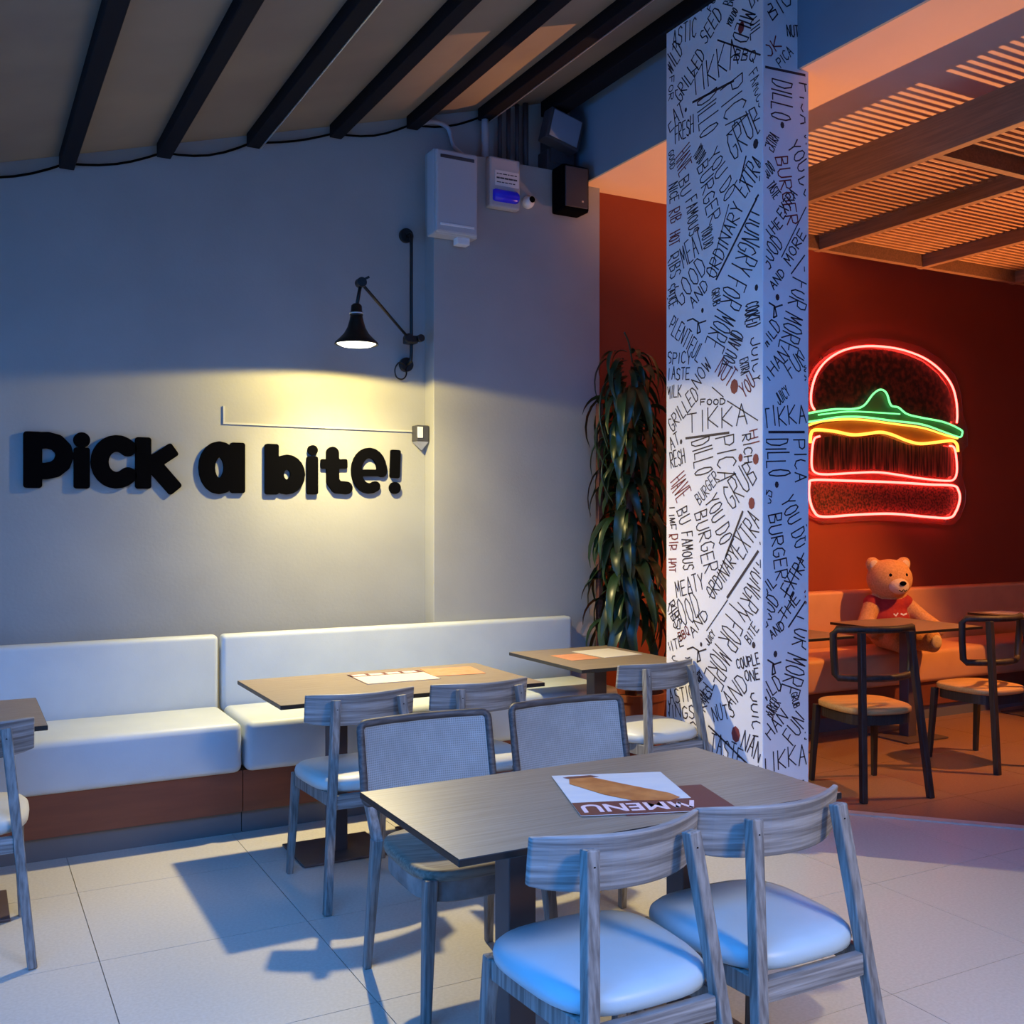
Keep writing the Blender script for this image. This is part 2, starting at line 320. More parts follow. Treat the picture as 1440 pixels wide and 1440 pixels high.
# left face: u = along Y (mirrored so that u grows to the right in view), v = z ; front face: u = X, v = z
def LF(): return Decal(lambda t: (CX0-.0012, CY1-t.x, t.y), (0.012, CY1-CY0-.012, .1, 4.4))
def FF(): return Decal(lambda t: (t.x, CY0-.0012, t.y), (CX0+.012, CX1-.012, .1, 4.4))
def pl(pg, x, y): p = on_X(920+x/5.1417, pg+y/5.1417, CX0); return (CY1-p.y, p.z)
def pf(pg, x, y): p = on_Y(920+x/5.1417, pg+y/5.1417, CY0); return (p.x, p.z)
L_words = [
 (0,'ASTIC',130,360,310,250,95,0),(0,'WILD',120,540,215,370,85,0),(0,'GRILLED',190,750,375,400,75,0),(0,'SEED',370,330,500,110,80,0),
 (0,'MILD',640,60,560,290,110,0),(0,'OIL',690,150,700,300,90,0),(0,'BIG',700,60,800,-60,110,0),(0,'TIKKA',270,720,620,450,130,0),(0,'BBQ',570,430,730,450,80,0),
 (0,'DILLO',315,730,340,1015,135,0),(0,'PICA',480,640,520,1000,150,0),(0,'GRUB',570,1170,800,900,150,0),(0,'EAT',110,960,230,820,80,0),(0,'FRESH',150,1040,290,960,90,0),
 (0,'HAVE',150,1150,190,1280,110,1),(0,'BU',180,1310,200,1440,80,0),(0,'YOU',390,1130,460,1310,90,0),(0,'DO',470,1370,520,1470,110,0),(0,'BURGER',310,1210,400,1640,90,0),(0,'NICE',110,1340,115,1480,60,0),
 (0,'EXTRA',660,1440,800,1190,110,0),
 (280,'FAMOUS',225,20,260,280,75,0),(280,'RIB',110,90,115,190,75,1),(280,'HOT',110,255,115,350,75,1),(280,'ORDINARY',440,590,650,50,80,0),
 (280,'HUNGRY FOR MORE',700,80,370,1050,155,0),(280,'MEAT',210,500,370,350,110,0),(280,'GOOD',190,790,390,500,105,0),(280,'RIBS',100,420,120,590,80,0),(280,'SAUCE',90,640,110,800,60,0),
 (280,'AND',280,800,400,630,60,0),(280,'PLENTIFUL',95,950,320,1180,100,0),(280,'SPICY',90,1190,270,1190,80,0),(280,'TASTE',90,1310,260,1300,85,0),(280,'COOKED',660,760,665,940,100,0),
 (280,'YOU AND',560,1240,650,980,90,0),(280,'JUICY',700,1000,715,1340,75,0),(280,'NUT',440,1240,540,1370,110,1),(280,'NOW',310,1380,420,1200,75,0),(280,'MILK',90,1440,200,1430,90,0),(280,'YOU',650,1440,740,1340,90,1),
 (560,'GRILLED',130,250,330,-10,75,0),(560,'FOOD',330,50,520,40,40,0),(560,'TIKKA',230,250,690,180,140,0),(560,'DILLO',275,310,300,575,135,0),(560,'PICA',450,280,470,620,140,0),
 (560,'EAT',85,400,190,320,75,0),(560,'FRESH',95,520,230,470,100,0),(560,'HAVE',115,610,165,765,115,1),(560,'BU',165,810,190,930,80,0),(560,'FAMOUS',195,970,215,1250,75,0),(560,'RIB',85,985,90,1110,85,1),(560,'HOT',82,1160,85,1260,75,1),
 (560,'LIME',90,790,95,960,60,0),(560,'GRUB',560,820,760,580,150,0),(560,'YOU DO',370,740,480,1080,105,0),(560,'BURGER',290,830,365,1280,95,0),(560,'EXTRA',640,1170,790,900,130,0),(560,'ORDINARY',430,1470,620,1140,85,0),(560,'RICH',640,260,650,480,60,0),(560,'HI',690,230,700,350,60,1),
 (560,'MEATY',160,1440,370,1370,110,0),(560,'HUNGRY',740,1180,590,1500,150,0),
 (840,'GOOD',160,250,350,130,170,0),(840,'RIBS',85,60,150,240,70,0),(840,'BBQ',190,320,260,260,55,1),(840,'AND',280,300,400,130,60,0),(840,'Y FOR MORE',560,20,360,560,160,0),(840,'BITE',90,400,220,350,70,0),
 (840,'COUPLE',600,520,770,480,75,0),(840,'ONE',660,610,770,590,80,0),(840,'AND',560,830,690,640,110,0),(840,'JUICY',700,680,715,1040,75,0),(840,'MASTIC',75,780,300,740,110,0),(840,'WINGS',80,860,300,880,90,0),
 (840,'NUTS',430,900,590,860,110,0),(840,'NAN',620,1080,760,1200,110,0),(840,'GRILL',350,900,440,620,80,0),(840,'TASTE',400,1100,640,1230,110,0),(840,'FRIES',350,800,420,700,60,0),(840,'MILK',470,1300,700,1330,120,0),(840,'SALSA',80,1000,380,1050,120,0),(840,'BURGER',80,1200,420,1180,130,0),(840,'SWEET',80,1400,420,1380,130,0),(840,'GOOD',430,1500,740,1500,150,0)]
F_words = [
 (0,'BIG',850,160,1010,20,120,0),(0,'NUT',960,260,1050,270,80,0),(0,'OK',820,430,930,330,80,1),(0,'DILLO',850,560,850,860,150,0),(0,'PICA',1050,590,1060,910,85,0),(0,'YOU',960,1050,1060,1260,90,0),(0,'BURGER',870,1130,960,1640,90,1),(0,'DO',1040,1290,1100,1440,110,0),
 (280,'EXTRA',930,150,1040,-30,70,0),(280,'THE',840,300,930,180,70,0),(280,'GOOD',820,520,940,330,110,0),(280,'MORE',980,490,1100,250,65,0),(280,'AND',860,660,950,540,60,0),(280,'FOR MORE',1010,560,900,1080,140,0),(280,'WILD',810,1080,920,930,100,0),(280,'THAN',820,1340,980,1130,90,0),(280,'FUN',990,1300,1110,1180,110,0),
 (560,'TIKKA',780,210,1110,170,140,0),(560,'DILLO',810,290,820,575,150,0),(560,'PICA',1005,290,1015,620,90,0),(560,'YOU DO',910,740,1030,1100,105,0),(560,'BURGER',820,840,880,1330,95,0),(560,'EXTRA',980,1440,1110,1180,90,0),(560,'OIL',800,1440,890,1340,80,0),
 (840,'GOOD',800,230,910,30,110,0),(840,'THE',940,180,1060,10,70,0),(840,'AND',850,310,950,220,60,0),(840,'FOR MORE',1040,130,900,690,150,0),(840,'WILD',790,770,930,640,110,0),(840,'THAN',790,1100,970,860,85,0),(840,'FUN',1000,1080,1110,900,110,0),(840,'TIKKA',770,1280,1110,1200,140,0),(840,'DILLO',800,1320,820,1600,150,0),(840,'PICA',1000,1330,1010,1640,90,0)]
mous = [(0,0),(40,-15),(80,10),(95,80),(72,92),(76,20),(135,0)]
dL, dLr, dF, dFr = LF(), LF(), FF(), FF()
for words, P, D in ((L_words, pl, (dL,dLr)), (F_words, pf, (dF,dFr))):
    for pg,t,x0,y0,x1,y1,h,c in words:
        p0, p1 = Vector(P(pg,x0,y0)), Vector(P(pg,x1,y1))
        ux, uy = (y1-y0), -(x1-x0); n = math.hypot(ux,uy)
        ph = Vector(P(pg, x0+ux/n*h, y0+uy/n*h)); D[c].word(t, p0, p1, (ph-p0).length, .0066)
for pg,x0,y0,x1,y1,w in ((0,460,290,790,405,.008),(0,280,740,575,585,.012),(0,620,1320,665,1130,.009),(0,735,1440,800,1340,.012),(280,400,560,540,40,.006),(280,450,580,740,0,.012),(560,230,290,540,250,.012),(560,400,1440,520,1140,.006),(560,520,1140,640,820,.012),(560,530,1440,770,1080,.014),(560,530,20,750,160,.006),(840,380,240,530,20,.006),(840,395,930,690,1220,.010),(280,420,1360,500,1430,.006)):
    dL.line([pl(pg,x0,y0), pl(pg,x1,y1)], w)
for pg,x0,y0,x1,y1,w in ((0,805,485,1115,550,.012),(280,920,420,1110,30,.006),(280,990,540,1120,360,.007),(560,775,245,1110,245,.012),(560,940,1440,1080,1120,.007),(840,900,200,1010,-30,.006),(840,970,215,1110,0,.009)):
    dF.line([pf(pg,x0,y0), pf(pg,x1,y1)], w)
for P, D, pg, ox, oy in ((pl,dL,280,240,880),(pf,dF,280,790,765),(pf,dF,840,780,468),(pl,dL,840,240,375)):
    D.line([P(pg,ox+a,oy+c) for a,c in mous], .008)
def blot(D, p, r):
    k = len(D.v); D.v += [D.to3d(Vector(p)+Vector((r*math.cos(a),1.3*r*math.sin(a)))) for a in [i*math.pi/4 for i in range(8)]]; D.f.append(tuple(range(k,k+8)))
for P,D,pg,x,y,r in ((pl,dLr,0,630,200,.022),(pl,dL,0,735,1040,.018),(pl,dLr,280,580,1355,.028),(pl,dLr,560,705,760,.022),(pl,dLr,840,590,990,.030),(pl,dL,0,230,795,.009),(pl,dL,280,350,805,.010),(pl,dL,280,740,640,.012),(pl,dL,560,195,315,.010),(pl,dL,840,340,340,.009),(pl,dL,840,720,345,.012),(pf,dF,0,925,905,.012),(pf,dF,280,890,710,.012),(pf,dF,560,885,625,.012),(pf,dF,840,875,410,.012),(pl,dLr,560,625,430,.015),(pl,dLr,560,735,440,.02)):
    blot(D, P(pg,x,y), r)
FILL = ['BURGER','GRILLED','HUNGRY','MORE','EXTRA','GRUB','TASTE','GOOD','BITE','YOU DO','AND','FOR','FAMOUS','JUICY','PICA']
def fill(Ds, u0, u1, n):
    occ = set(); C = .014
    for D in Ds:
        for f in D.f:
            p = [Vector(D.v[i]) for i in f]; c = sum(p, Vector())/len(p); q = (CY1-c.y if Ds[0] is dL else c.x, c.z); occ.add((int(q[0]/C), int(q[1]/C)))
    for _ in range(n):
        t = random.choice(FILL); L_ = random.uniform(.07,.20); h = random.uniform(.035,.085); a = random.choice((-1.3,-1.0,.9,1.15,-1.5,.75))+random.uniform(-.15,.15)
        p0 = Vector((random.uniform(u0,u1), random.uniform(.15,4.0))); d = Vector((math.cos(a),math.sin(a))); up = Vector((-d.y,d.x))
        cells = set(); K = 12
        for i in range(K+1):
            for k in range(7):
                q = p0+d*L_*i/K+up*h*k/6; cells.add((int(q.x/C), int(q.y/C)))
        q1 = p0+d*L_
        if not (u0 < q1.x < u1) or cells & occ: continue
        occ |= cells; Ds[0 if random.random() < .9 else 1].word(t, p0, q1, h, .0055)
fill((dL,dLr), .015, CY1-CY0-.015, 2600); fill((dF,dFr), CX0+.012, CX1-.012, 1600)
dL.build('lettering', M['ink'], colm); dLr.build('red_lettering', M['redink'], colm)
dF.build('lettering', M['ink'], colm); dFr.build('red_lettering', M['redink'], colm)

# ------------------------------------------------------------------ benches
def bench(name, label, x0, x1, yf, yw, ztop, zseat, m_cush, yb=None):
    yb = yb or yf+.53
    t = thing(name, label, 'bench', ((x0+x1)/2, (yf+yw)/2, 0)); t_loc = Vector(t.location)
    def part(n, bm, m, **k):
        bmesh.ops.translate(bm, verts=bm.verts, vec=-t_loc); return obj(n, bm, m, t, **k)
    g = .006
    part('seat_cushion', box(B(), x0+g, x1-g, yf, yb-.005, zseat-.24, zseat), m_cush, smooth=True, bevel=.035, seg=4)
    part('back_cushion', box(B(), x0+g, x1-g, yb, yw, zseat-.04, ztop), m_cush, smooth=True, bevel=.025, seg=4)
    part('front_panel', box(B(), x0, x1, yf+.035, yw-.06, .105, zseat-.235), M['panel_red'])
    part('plinth', box(B(), x0, x1, yf+.06, yw-.08, .0, .11), M['plinth'])
    return t
bench('bench', 'pale upholstered wall bench on the left, under the word PiCk', -1.1, 1.186, 4.85, YP-.005, .895, .535, M['bench'], 5.36)
bench('bench', 'pale upholstered wall bench behind the two wooden tables, ending by the plant', 1.19, 3.33, 4.85, YP-.005, .895, .535, M['bench'], 5.36)
b2 = bench('bench', 'orange-lit upholstered bench under the neon burger where the teddy sits', 4.45, 8.9, 5.2, YB-.005, .935, .52, M['bench2'], 5.70)

# ------------------------------------------------------------------ tables
def table(label, x0, x1, y0, y1, peds, h=.75, group=None):
    cx, cy = (x0+x1)/2, (y0+y1)/2; t = thing('table', label, 'table', (cx,cy,0), 0, group)
    b = B(); box(b, x0-cx, x1-cx, y0-cy, y1-cy, h-.018, h); b.faces.ensure_lookup_table()
    for i, f in enumerate(b.faces): f.material_index = 0 if i == 1 else 1
    me = bpy.data.meshes.new('tabletop'); b.to_mesh(me); b.free(); link('tabletop', me, [M['top'], M['edge']], t, bevel=.002, seg=1)
    for px, py in peds:
        px -= cx; py -= cy
        obj('pedestal', box(B(), px-.04, px+.04, py-.04, py+.04, .008, h-.02), M['steel'], t, bevel=.004)
        obj('base_plate', box(B(), px-.2, px+.2, py-.17, py+.17, .001, .012), M['steel'], t, bevel=.003)
        obj('top_plate', box(B(), px-.14, px+.14, py-.14, py+.14, h-.026, h-.018), M['steel'], t)
    return t
table('long wooden table in the foreground with the MENU sheet on it', .965, 2.122, 2.03, 2.66, [(1.275,2.34),(1.83,2.34)])
table('long wooden table in front of the pale bench, below the wall lamp', 1.13, 2.35, 4.03, 4.75, [(1.5,4.44),(2.05,4.44)])
table('small wooden table between the pale bench end and the lettered column', 2.70, 3.35, 4.27, 5.03, [(3.04,4.66)])
table('wooden table cut off by the left edge of the picture', -.92, .285, 4.05, 4.70, [(-.03,4.4),(-.6,4.4)])
table('orange-lit table half hidden behind the lettered column', 4.25, 4.98, 4.66, 5.32, [(4.6,5.0)], .755)
table('orange-lit square table in front of the teddy bear', 5.40, 6.10, 4.58, 5.28, [(5.72,4.88)], .765)
table('orange-lit table at the far right, right of the teddy bear', 6.90, 7.60, 4.62, 5.32, [(7.25,4.97)], .765)

# ------------------------------------------------------------------ chairs
def cushion(bm, out, zs):
    rings = []
    cx = sum(p[0] for p in out)/len(out); cy = sum(p[1] for p in out)/len(out)
    for s, z in zs: rings.append([bm.verts.new((cx+(x-cx)*s, cy+(y-cy)*s, z)) for x,y in out])
    n = len(out)
    for A, C in zip(rings, rings[1:]):
        for k in range(n): bm.faces.new((A[k],A[(k+1)%n],C[(k+1)%n],C[k]))
    bm.faces.new(rings[0][::-1]); bm.faces.new(rings[-1])
    return bm
def curved_board(bm, hw, z0, z1, yc, wrap, th, lean=.03, n=14, taper=.012):
    fr, bk = [], []
    for i in range(n+1):
        s = -1+2*i/n; x = hw*s; y = yc+wrap*s*s; e = taper*s**6
        for side, lst in ((th/2, fr), (-th/2, bk)):
            lst.append((bm.verts.new((x, y+side+lean*.5, z0+e+.012*(1-s*s)*0)), bm.verts.new((x, y+side-lean*.5, z1-e*.4))))
    for i in range(n):
        bm.faces.new((fr[i][0],fr[i][1],fr[i+1][1],fr[i+1][0])); bm.faces.new((bk[i][0],bk[i+1][0],bk[i+1][1],bk[i][1]))
        bm.faces.new((fr[i][1],bk[i][1],bk[i+1][1],fr[i+1][1])); bm.faces.new((fr[i][0],fr[i+1][0],bk[i+1][0],bk[i][0]))
    for i in (0,n): bm.faces.new((fr[i][0],bk[i][0],bk[i][1],fr[i][1]))
    return bm
def low_chair(m_seat):
    t = thing('dining_chair', 'x', 'chair')
    out = superell(.205, .232, -.20, .25, 40, 3.4)
    obj('seat', cushion(B(), out, [(.93,.432),(.985,.44),(1.0,.455),(.985,.470),(.93,.482),(.80,.490),(.5,.496),(.2,.497)]), m_seat, t, smooth=True)
    for s in (-1,1):
        l = obj('leg', bar(B(), (s*.212,-.262,0), (s*.137,-.142,.785), .030, .034, .034, .034), M['wood_z'], t, bevel=.004)
        sc = B(); lathe(sc, [(.008,0),(.008,.003),(.004,.004)], 10)
        bmesh.ops.rotate(sc, verts=sc.verts, cent=(0,0,0), matrix=Matrix.Rotation(math.pi/2,3,'X'))
        bmesh.ops.translate(sc, verts=sc.verts, vec=(s*.1385,-.1605,.748)); obj('screw', sc, M['black'], l)
        obj('leg', bar(B(), (s*.207,.257,0), (s*.190,.215,.432), .026, .028, .036, .036), M['wood_z'], t, bevel=.004)
        obj('side_rail', bar(B(), (s*.172,-.185,.41), (s*.19,.20,.405), .022, .05, ref=(1,0,0)), M['wood_z'], t, bevel=.003)
    obj('rear_rail', bar(B(), (-.16,-.195,.402), (.16,-.195,.402), .055, .024, ref=(0,0,1)), M['wood_x'], t, bevel=.003)
    obj('front_rail', bar(B(), (-.178,.214,.405), (.178,.214,.405), .05, .022, ref=(0,0,1)), M['wood_x'], t, bevel=.003)
    obj('backrest', curved_board(B(), .231, .675, .803, -.122, .085, .018, .016), M['wood_x'], t, smooth=False, bevel=.004)
    return t
def cane_mat():
    m = bpy.data.materials.new('woven_cane'); m.use_nodes = True; nt = m.node_tree; p = nt.nodes['Principled BSDF']; p.inputs['Roughness'].default_value = .7
    tc = nt.nodes.new('ShaderNodeTexCoord'); wx = nt.nodes.new('ShaderNodeTexWave'); wz = nt.nodes.new('ShaderNodeTexWave')
    wx.bands_direction = 'X'; wz.bands_direction = 'Z'
    for w in (wx, wz): w.inputs['Scale'].default_value = 42; nt.links.new(tc.outputs['Object'], w.inputs[0])
    mx = nt.nodes.new('ShaderNodeMath'); mx.operation = 'MULTIPLY'; nt.links.new(wx.outputs['Fac'], mx.inputs[0]); nt.links.new(wz.outputs['Fac'], mx.inputs[1])
    nz = nt.nodes.new('ShaderNodeTexNoise'); nz.inputs['Scale'].default_value = 9; nt.links.new(tc.outputs['Object'], nz.inputs[0])
    ad = nt.nodes.new('ShaderNodeMath'); ad.operation = 'ADD'; nt.links.new(mx.outputs[0], ad.inputs[0]); nt.links.new(nz.outputs['Fac'], ad.inputs[1])
    r = nt.nodes.new('ShaderNodeValToRGB'); r.color_ramp.elements[0].position=.35; r.color_ramp.elements[1].position=1.2
    r.color_ramp.elements[0].color=(.42,.42,.40,1); r.color_ramp.elements[1].color=(.26,.26,.245,1)
    nt.links.new(ad.outputs[0], r.inputs[0]); nt.links.new(r.outputs[0], p.inputs['Base Color'])
    bp = nt.nodes.new('ShaderNodeBump'); bp.inputs['Strength'].default_value=.4; bp.inputs['Distance'].default_value=.003
    nt.links.new(mx.outputs[0], bp.inputs['Height']); nt.links.new(bp.outputs[0], p.inputs['Normal'])
    return m
M['cane'] = cane_mat()
def cane_chair():
    t = thing('cane_chair', 'x', 'chair')
    out = superell(.218, .238, -.22, .245, 40, 4.0)
    obj('seat', cushion(B(), out, [(.95,.42),(.99,.424),(1.0,.434),(.995,.447),(.97,.455),(.85,.452),(.5,.445),(.15,.443)]), M['seatwood'], t, smooth=True)
    ap = superell(.205, .222, -.205, .228, 40, 4.0)
    obj('seat_frame', cushion(B(), ap, [(.97,.355),(1,.36),(1,.42),(.98,.424)]), M['wood'], t)
    for s in (-1,1):
        obj('leg', bar(B(), (s*.226,.238,0), (s*.198,.205,.43), .026, .028, .040, .040), M['wood_z'], t, bevel=.005)
        lg = B(); bar(lg, (s*.228,-.245,0), (s*.208,-.205,.44), .026, .028, .036, .036); obj('leg', lg, M['wood_z'], t, bevel=.005)
        obj('back_post', bar(B(), (s*.206,-.205,.43), (s*.226,-.262,.60), .032, .034, .03, .03), M['wood_z'], t, bevel=.004)
    # curved back frame with a woven panel
    def pt(u, v): x = .240*u; return Vector((x, -.262+.035*u*u-.055*(v-.55)/.27, v))
    loop = []
    def corner(cu, cv, a0, a1):
        for k in range(5):
            a = math.radians(a0+(a1-a0)*k/4); loop.append(pt(cu+.09*math.cos(a), cv+.022*math.sin(a)))
    corner(.91,.785,0,90); [loop.append(pt(u,.807)) for u in (.5,0,-.5)]; corner(-.91,.785,90,180); loop.append(pt(-1,.67)); corner(-.91,.572,180,270)
    [loop.append(pt(u,.55)) for u in (-.5,0,.5)]; corner(.91,.572,270,360); loop.append(pt(1,.67))
    obj('back_frame', tube(B(), loop, .0135, 8, True), M['darkframe'], t, smooth=True)
    b = B(); N, K = 10, 4; g = [[[b.verts.new(pt(-.96+1.92*i/N, .56+.237*j/K)+Vector((0,s,0))) for j in range(K+1)] for i in range(N+1)] for s in (-.003,.003)]
    for q in g:
        for i in range(N):
            for j in range(K): b.faces.new((q[i][j],q[i+1][j],q[i+1][j+1],q[i][j+1]))
    for i in range(N):
        for j in (0,K): b.faces.new((g[0][i][j],g[0][i+1][j],g[1][i+1][j],g[1][i][j]))
    for j in range(K):
        for i in (0,N): b.faces.new((g[0][i][j],g[0][i][j+1],g[1][i][j+1],g[1][i][j]))
    obj('cane_panel', b, M['cane'], t, smooth=False)
    return t
M['darkframe'] = grain('dark_grey_frame_wood', (.05,.042,.04), (.12,.105,.10), 0)
def loop_chair():
    t = thing('loop_back_chair', 'x', 'chair')
    out = superell(.205, .225, -.21, .235, 36, 3.2)
    obj('seat', cushion(B(), out, [(.95,.44),(1,.446),(1,.468),(.96,.476),(.5,.472)]), M['paleseat'], t, smooth=True)
    obj('seat_frame', cushion(B(), superell(.19,.205,-.19,.205,24,4), [(1,.385),(1,.44)]), M['darkchair'], t)
    for s in (-1,1):
        obj('leg', bar(B(), (s*.205,-.275,0), (s*.150,-.175,.885), .032, .036, .034, .036), M['darkchair'], t, bevel=.004)
        obj('leg', bar(B(), (s*.205,.225,0), (s*.188,.195,.44), .026, .028, .036, .036), M['darkchair'], t, bevel=.004)
    def pt(x, z): u = x/.25; return Vector((x, -.155+.11*u*u-.02*(z-.63)/.26, z))
    pts = [pt(x,.895) for x in (-.235,-.16,-.08,0,.08,.16,.235)] + [pt(.25,.87), pt(.245,.76), pt(.235,.65)] + [pt(x,.63) for x in (.22,.16,.08,0,-.08,-.16,-.22)] + [pt(-.235,.65), pt(-.245,.76), pt(-.25,.87)]
    obj('back_loop', tube(B(), pts, .020, 6, True), M['darkchair'], t, smooth=True)
    return t
def put(t, x, y, rz, label, group):
    t.location = (x,y,0); t.rotation_euler = (0,0,math.radians(rz)); t['label'] = label; t['group'] = group; return t
G1, G2, G3 = 'low-back chairs with pale padded seats', 'cane-back chairs', 'dark loop-back chairs'
lc = low_chair(M['seat'])
put(lc, 1.335, 2.005, 0, 'grey wood chair with pale blue padded seat, nearest the camera', G1)
put(copy_tree(lc), 1.80, 2.01, 0, 'grey wood chair with pale blue seat at the right end of the foreground table', G1)
lc2 = low_chair(M['seat_cream'])
put(lc2, 1.436, 3.99, 0, 'grey wood low-back chair with pale seat, left of the two at the middle table', G1)
put(copy_tree(lc2), 1.976, 3.99, 0, 'grey wood low-back chair, right of the two at the middle table', G1)
put(copy_tree(lc2), 2.985, 4.10, 4, 'grey wood low-back chair with cream seat beside the lettered column', G1)
put(copy_tree(lc2), .005, 4.02, 0, 'grey wood low-back chair cut off by the left picture edge', G1)
cc = cane_chair()
put(cc, 1.425, 2.985, 180, 'woven-back chair with bare wooden seat, left one behind the foreground table', G2)
put(copy_tree(cc), 2.02, 3.02, 180, 'woven-back chair behind the foreground table, the right one of two', G2)
pc = loop_chair()
put(pc, 4.44, 4.07, -13, 'dark open-loop-back chair with lit honey wood seat beside the column', G3)
put(copy_tree(pc), 5.55, 4.17, -3, 'dark open-loop-back chair at the right picture edge', G3)

# ------------------------------------------------------------------ menus and sheets on tables
def text_mesh(txt, size, depth=.0004):
    c = bpy.data.curves.new('lettering', 'FONT'); c.body = txt; c.size = size; c.align_x = 'CENTER'; c.align_y = 'CENTER'; c.extrude = depth; c.offset = size*.018
    o = bpy.data.objects.new('lettering', c); COL.objects.link(o)
    me = bpy.data.meshes.new_from_object(o.evaluated_get(bpy.context.evaluated_depsgraph_get())); bpy.data.objects.remove(o); bpy.data.curves.remove(c)
    return me
def sheet(name, label, cat, loc, rz, w, h, m, group=None, th=.0016):
    t = thing(name, label, cat, loc, math.radians(rz), group)
    obj('paper', box(B(), -w/2, w/2, -h/2, h/2, 0, th), m, t); return t
# the big menu: strip with MENU lies towards the camera, upside down for it
q = [on_Z(x, y, .75) for x, y in ((780,1095),(915,1088),(1018,1140),(812,1153))]
e = (q[1]-q[0]); 
sheet('placemat', 'printed paper sheet lying under the MENU sheet on the foreground table', 'placemat', (1.655,2.20,.7504), 164, .30, .24, M['maroon'])
mt = sheet('menu_sheet', 'printed menu with MENU on a maroon strip and an orange food picture', 'menu', (1.592,2.305,.7525), 160, .325, .40, M['paper'])
obj('maroon_strip', box(B(), -.1625, .1625, .085, .20, .0016, .0020), M['maroon'], mt)
tm = text_mesh('MENU', .098); o = link('lettering', tm, M['pinkprint'], mt); o.location = (.035,.140,.0022); o.scale = (.86,.95,1)
D = Decal(lambda p: (p.x, p.y, .0024), (-1,1,-1,1)); D.line([(-.155,.11),(-.135,.17),(-.115,.125),(-.10,.165),(-.092,.115)], .012); D.build('emblem', M['pinkprint'], mt)
b = B(); poly = [(.12,-.155),(.05,-.165),(-.02,-.08),(-.12,.03),(-.135,.075),(-.10,.10),(.0,.085),(.06,.02),(.13,-.10)]
prism(b, poly, lambda u,v,w: (u,v,.0022+w), .0004); fp = obj('food_picture', b, M['orangeprint'], mt)
b = B(); poly = [(.135,-.17),(.12,-.178),(.05,-.188),(.03,-.17),(.05,-.165),(.12,-.155)]
prism(b, poly, lambda u,v,w: (u,v,.0022+w), .0004); obj('picture_border', b, M['maroon'], fp)
# middle table
m2 = sheet('menu_sheet', 'white sheet with a brown picture header on the middle table', 'menu', (1.80,4.50,.7504), -2, .36, .30, M['paper_w'])
obj('header_band', box(B(), -.18, .18, .075, .15, .0016, .002), M['maroon'], m2)
for k in range(4): obj('header_picture', box(B(), -.165+k*.085, -.10+k*.085, .088, .138, .002, .0024), M['pinkprint'], m2)
for nm, r_ in (('border', (-.18,-.174,-.15,.15)), ('border', (-.18,.18,-.15,-.144))): obj(nm, box(B(), r_[0], r_[1], r_[2], r_[3], .0016, .002), M['maroon'], m2)
sheet('placemat', 'peach printed sheet on the middle table, right of the white sheet', 'placemat', (2.12,4.53,.7504), -8, .26, .24, M['peachprint'])
sheet('placemat', 'peach printed sheet on the small table by the column', 'placemat', (2.92,4.68,.7504), 0, .18, .22, M['peachprint'])
sheet('menu_sheet', 'plain white sheet on the small table by the column', 'menu', (3.16,4.74,.7504), 4, .26, .30, M['paper_w'])

sheet('menu_sheet', 'pale sheet on the orange-lit table at the far right', 'menu', (7.12,5.12,.7655), 5, .25, .28, M['paper_w'])
# ------------------------------------------------------------------ slogan letters on the wall
import numpy as np
LT = .020
def zp(x, y): p = on_Y(x/2.4, 560+y/2.4, YL); return (p.x, p.z)
def contours(f, x0, x1, z0, z1, h):
    nx, nz = int((x1-x0)/h)+1, int((z1-z0)/h)+1
    xs = np.array([x0+i*h for i in range(nx)]); zs = np.array([z0+j*h for j in range(nz)])
    F = f(xs[:,None], zs[None,:])
    seg = {}
    def ip(a, c):
        fa, fc = F[a], F[c]; t = fa/(fa-fc); return (xs[a[0]]+(xs[c[0]]-xs[a[0]])*t, zs[a[1]]+(zs[c[1]]-zs[a[1]])*t)
    pos = {}
    for i in range(nx-1):
        for j in range(nz-1):
            c = [(i,j),(i+1,j),(i+1,j+1),(i,j+1)]; s = [F[k] < 0 for k in c]
            if all(s) or not any(s): continue
            cr = []
            for k in range(4):
                a, d = c[k], c[(k+1)%4]
                if s[k] != s[(k+1)%4]:
                    key = tuple(sorted((a,d))); pos[key] = ip(a,d); cr.append((key, s[k]))
            outs = [k for k, ins in cr if ins]; ins_ = [k for k, ins in cr if not ins]
            for a, d in zip(outs, ins_ if len(ins_) == 1 else ins_[::-1]): seg[a] = d
    loops = []
    while seg:
        k0, k = next(iter(seg.items())); del seg[k0]; lp = [k0]
        while k != k0 and k in seg: lp.append(k); k = seg.pop(k)
        loops.append([pos[k] for k in lp])
    return loops
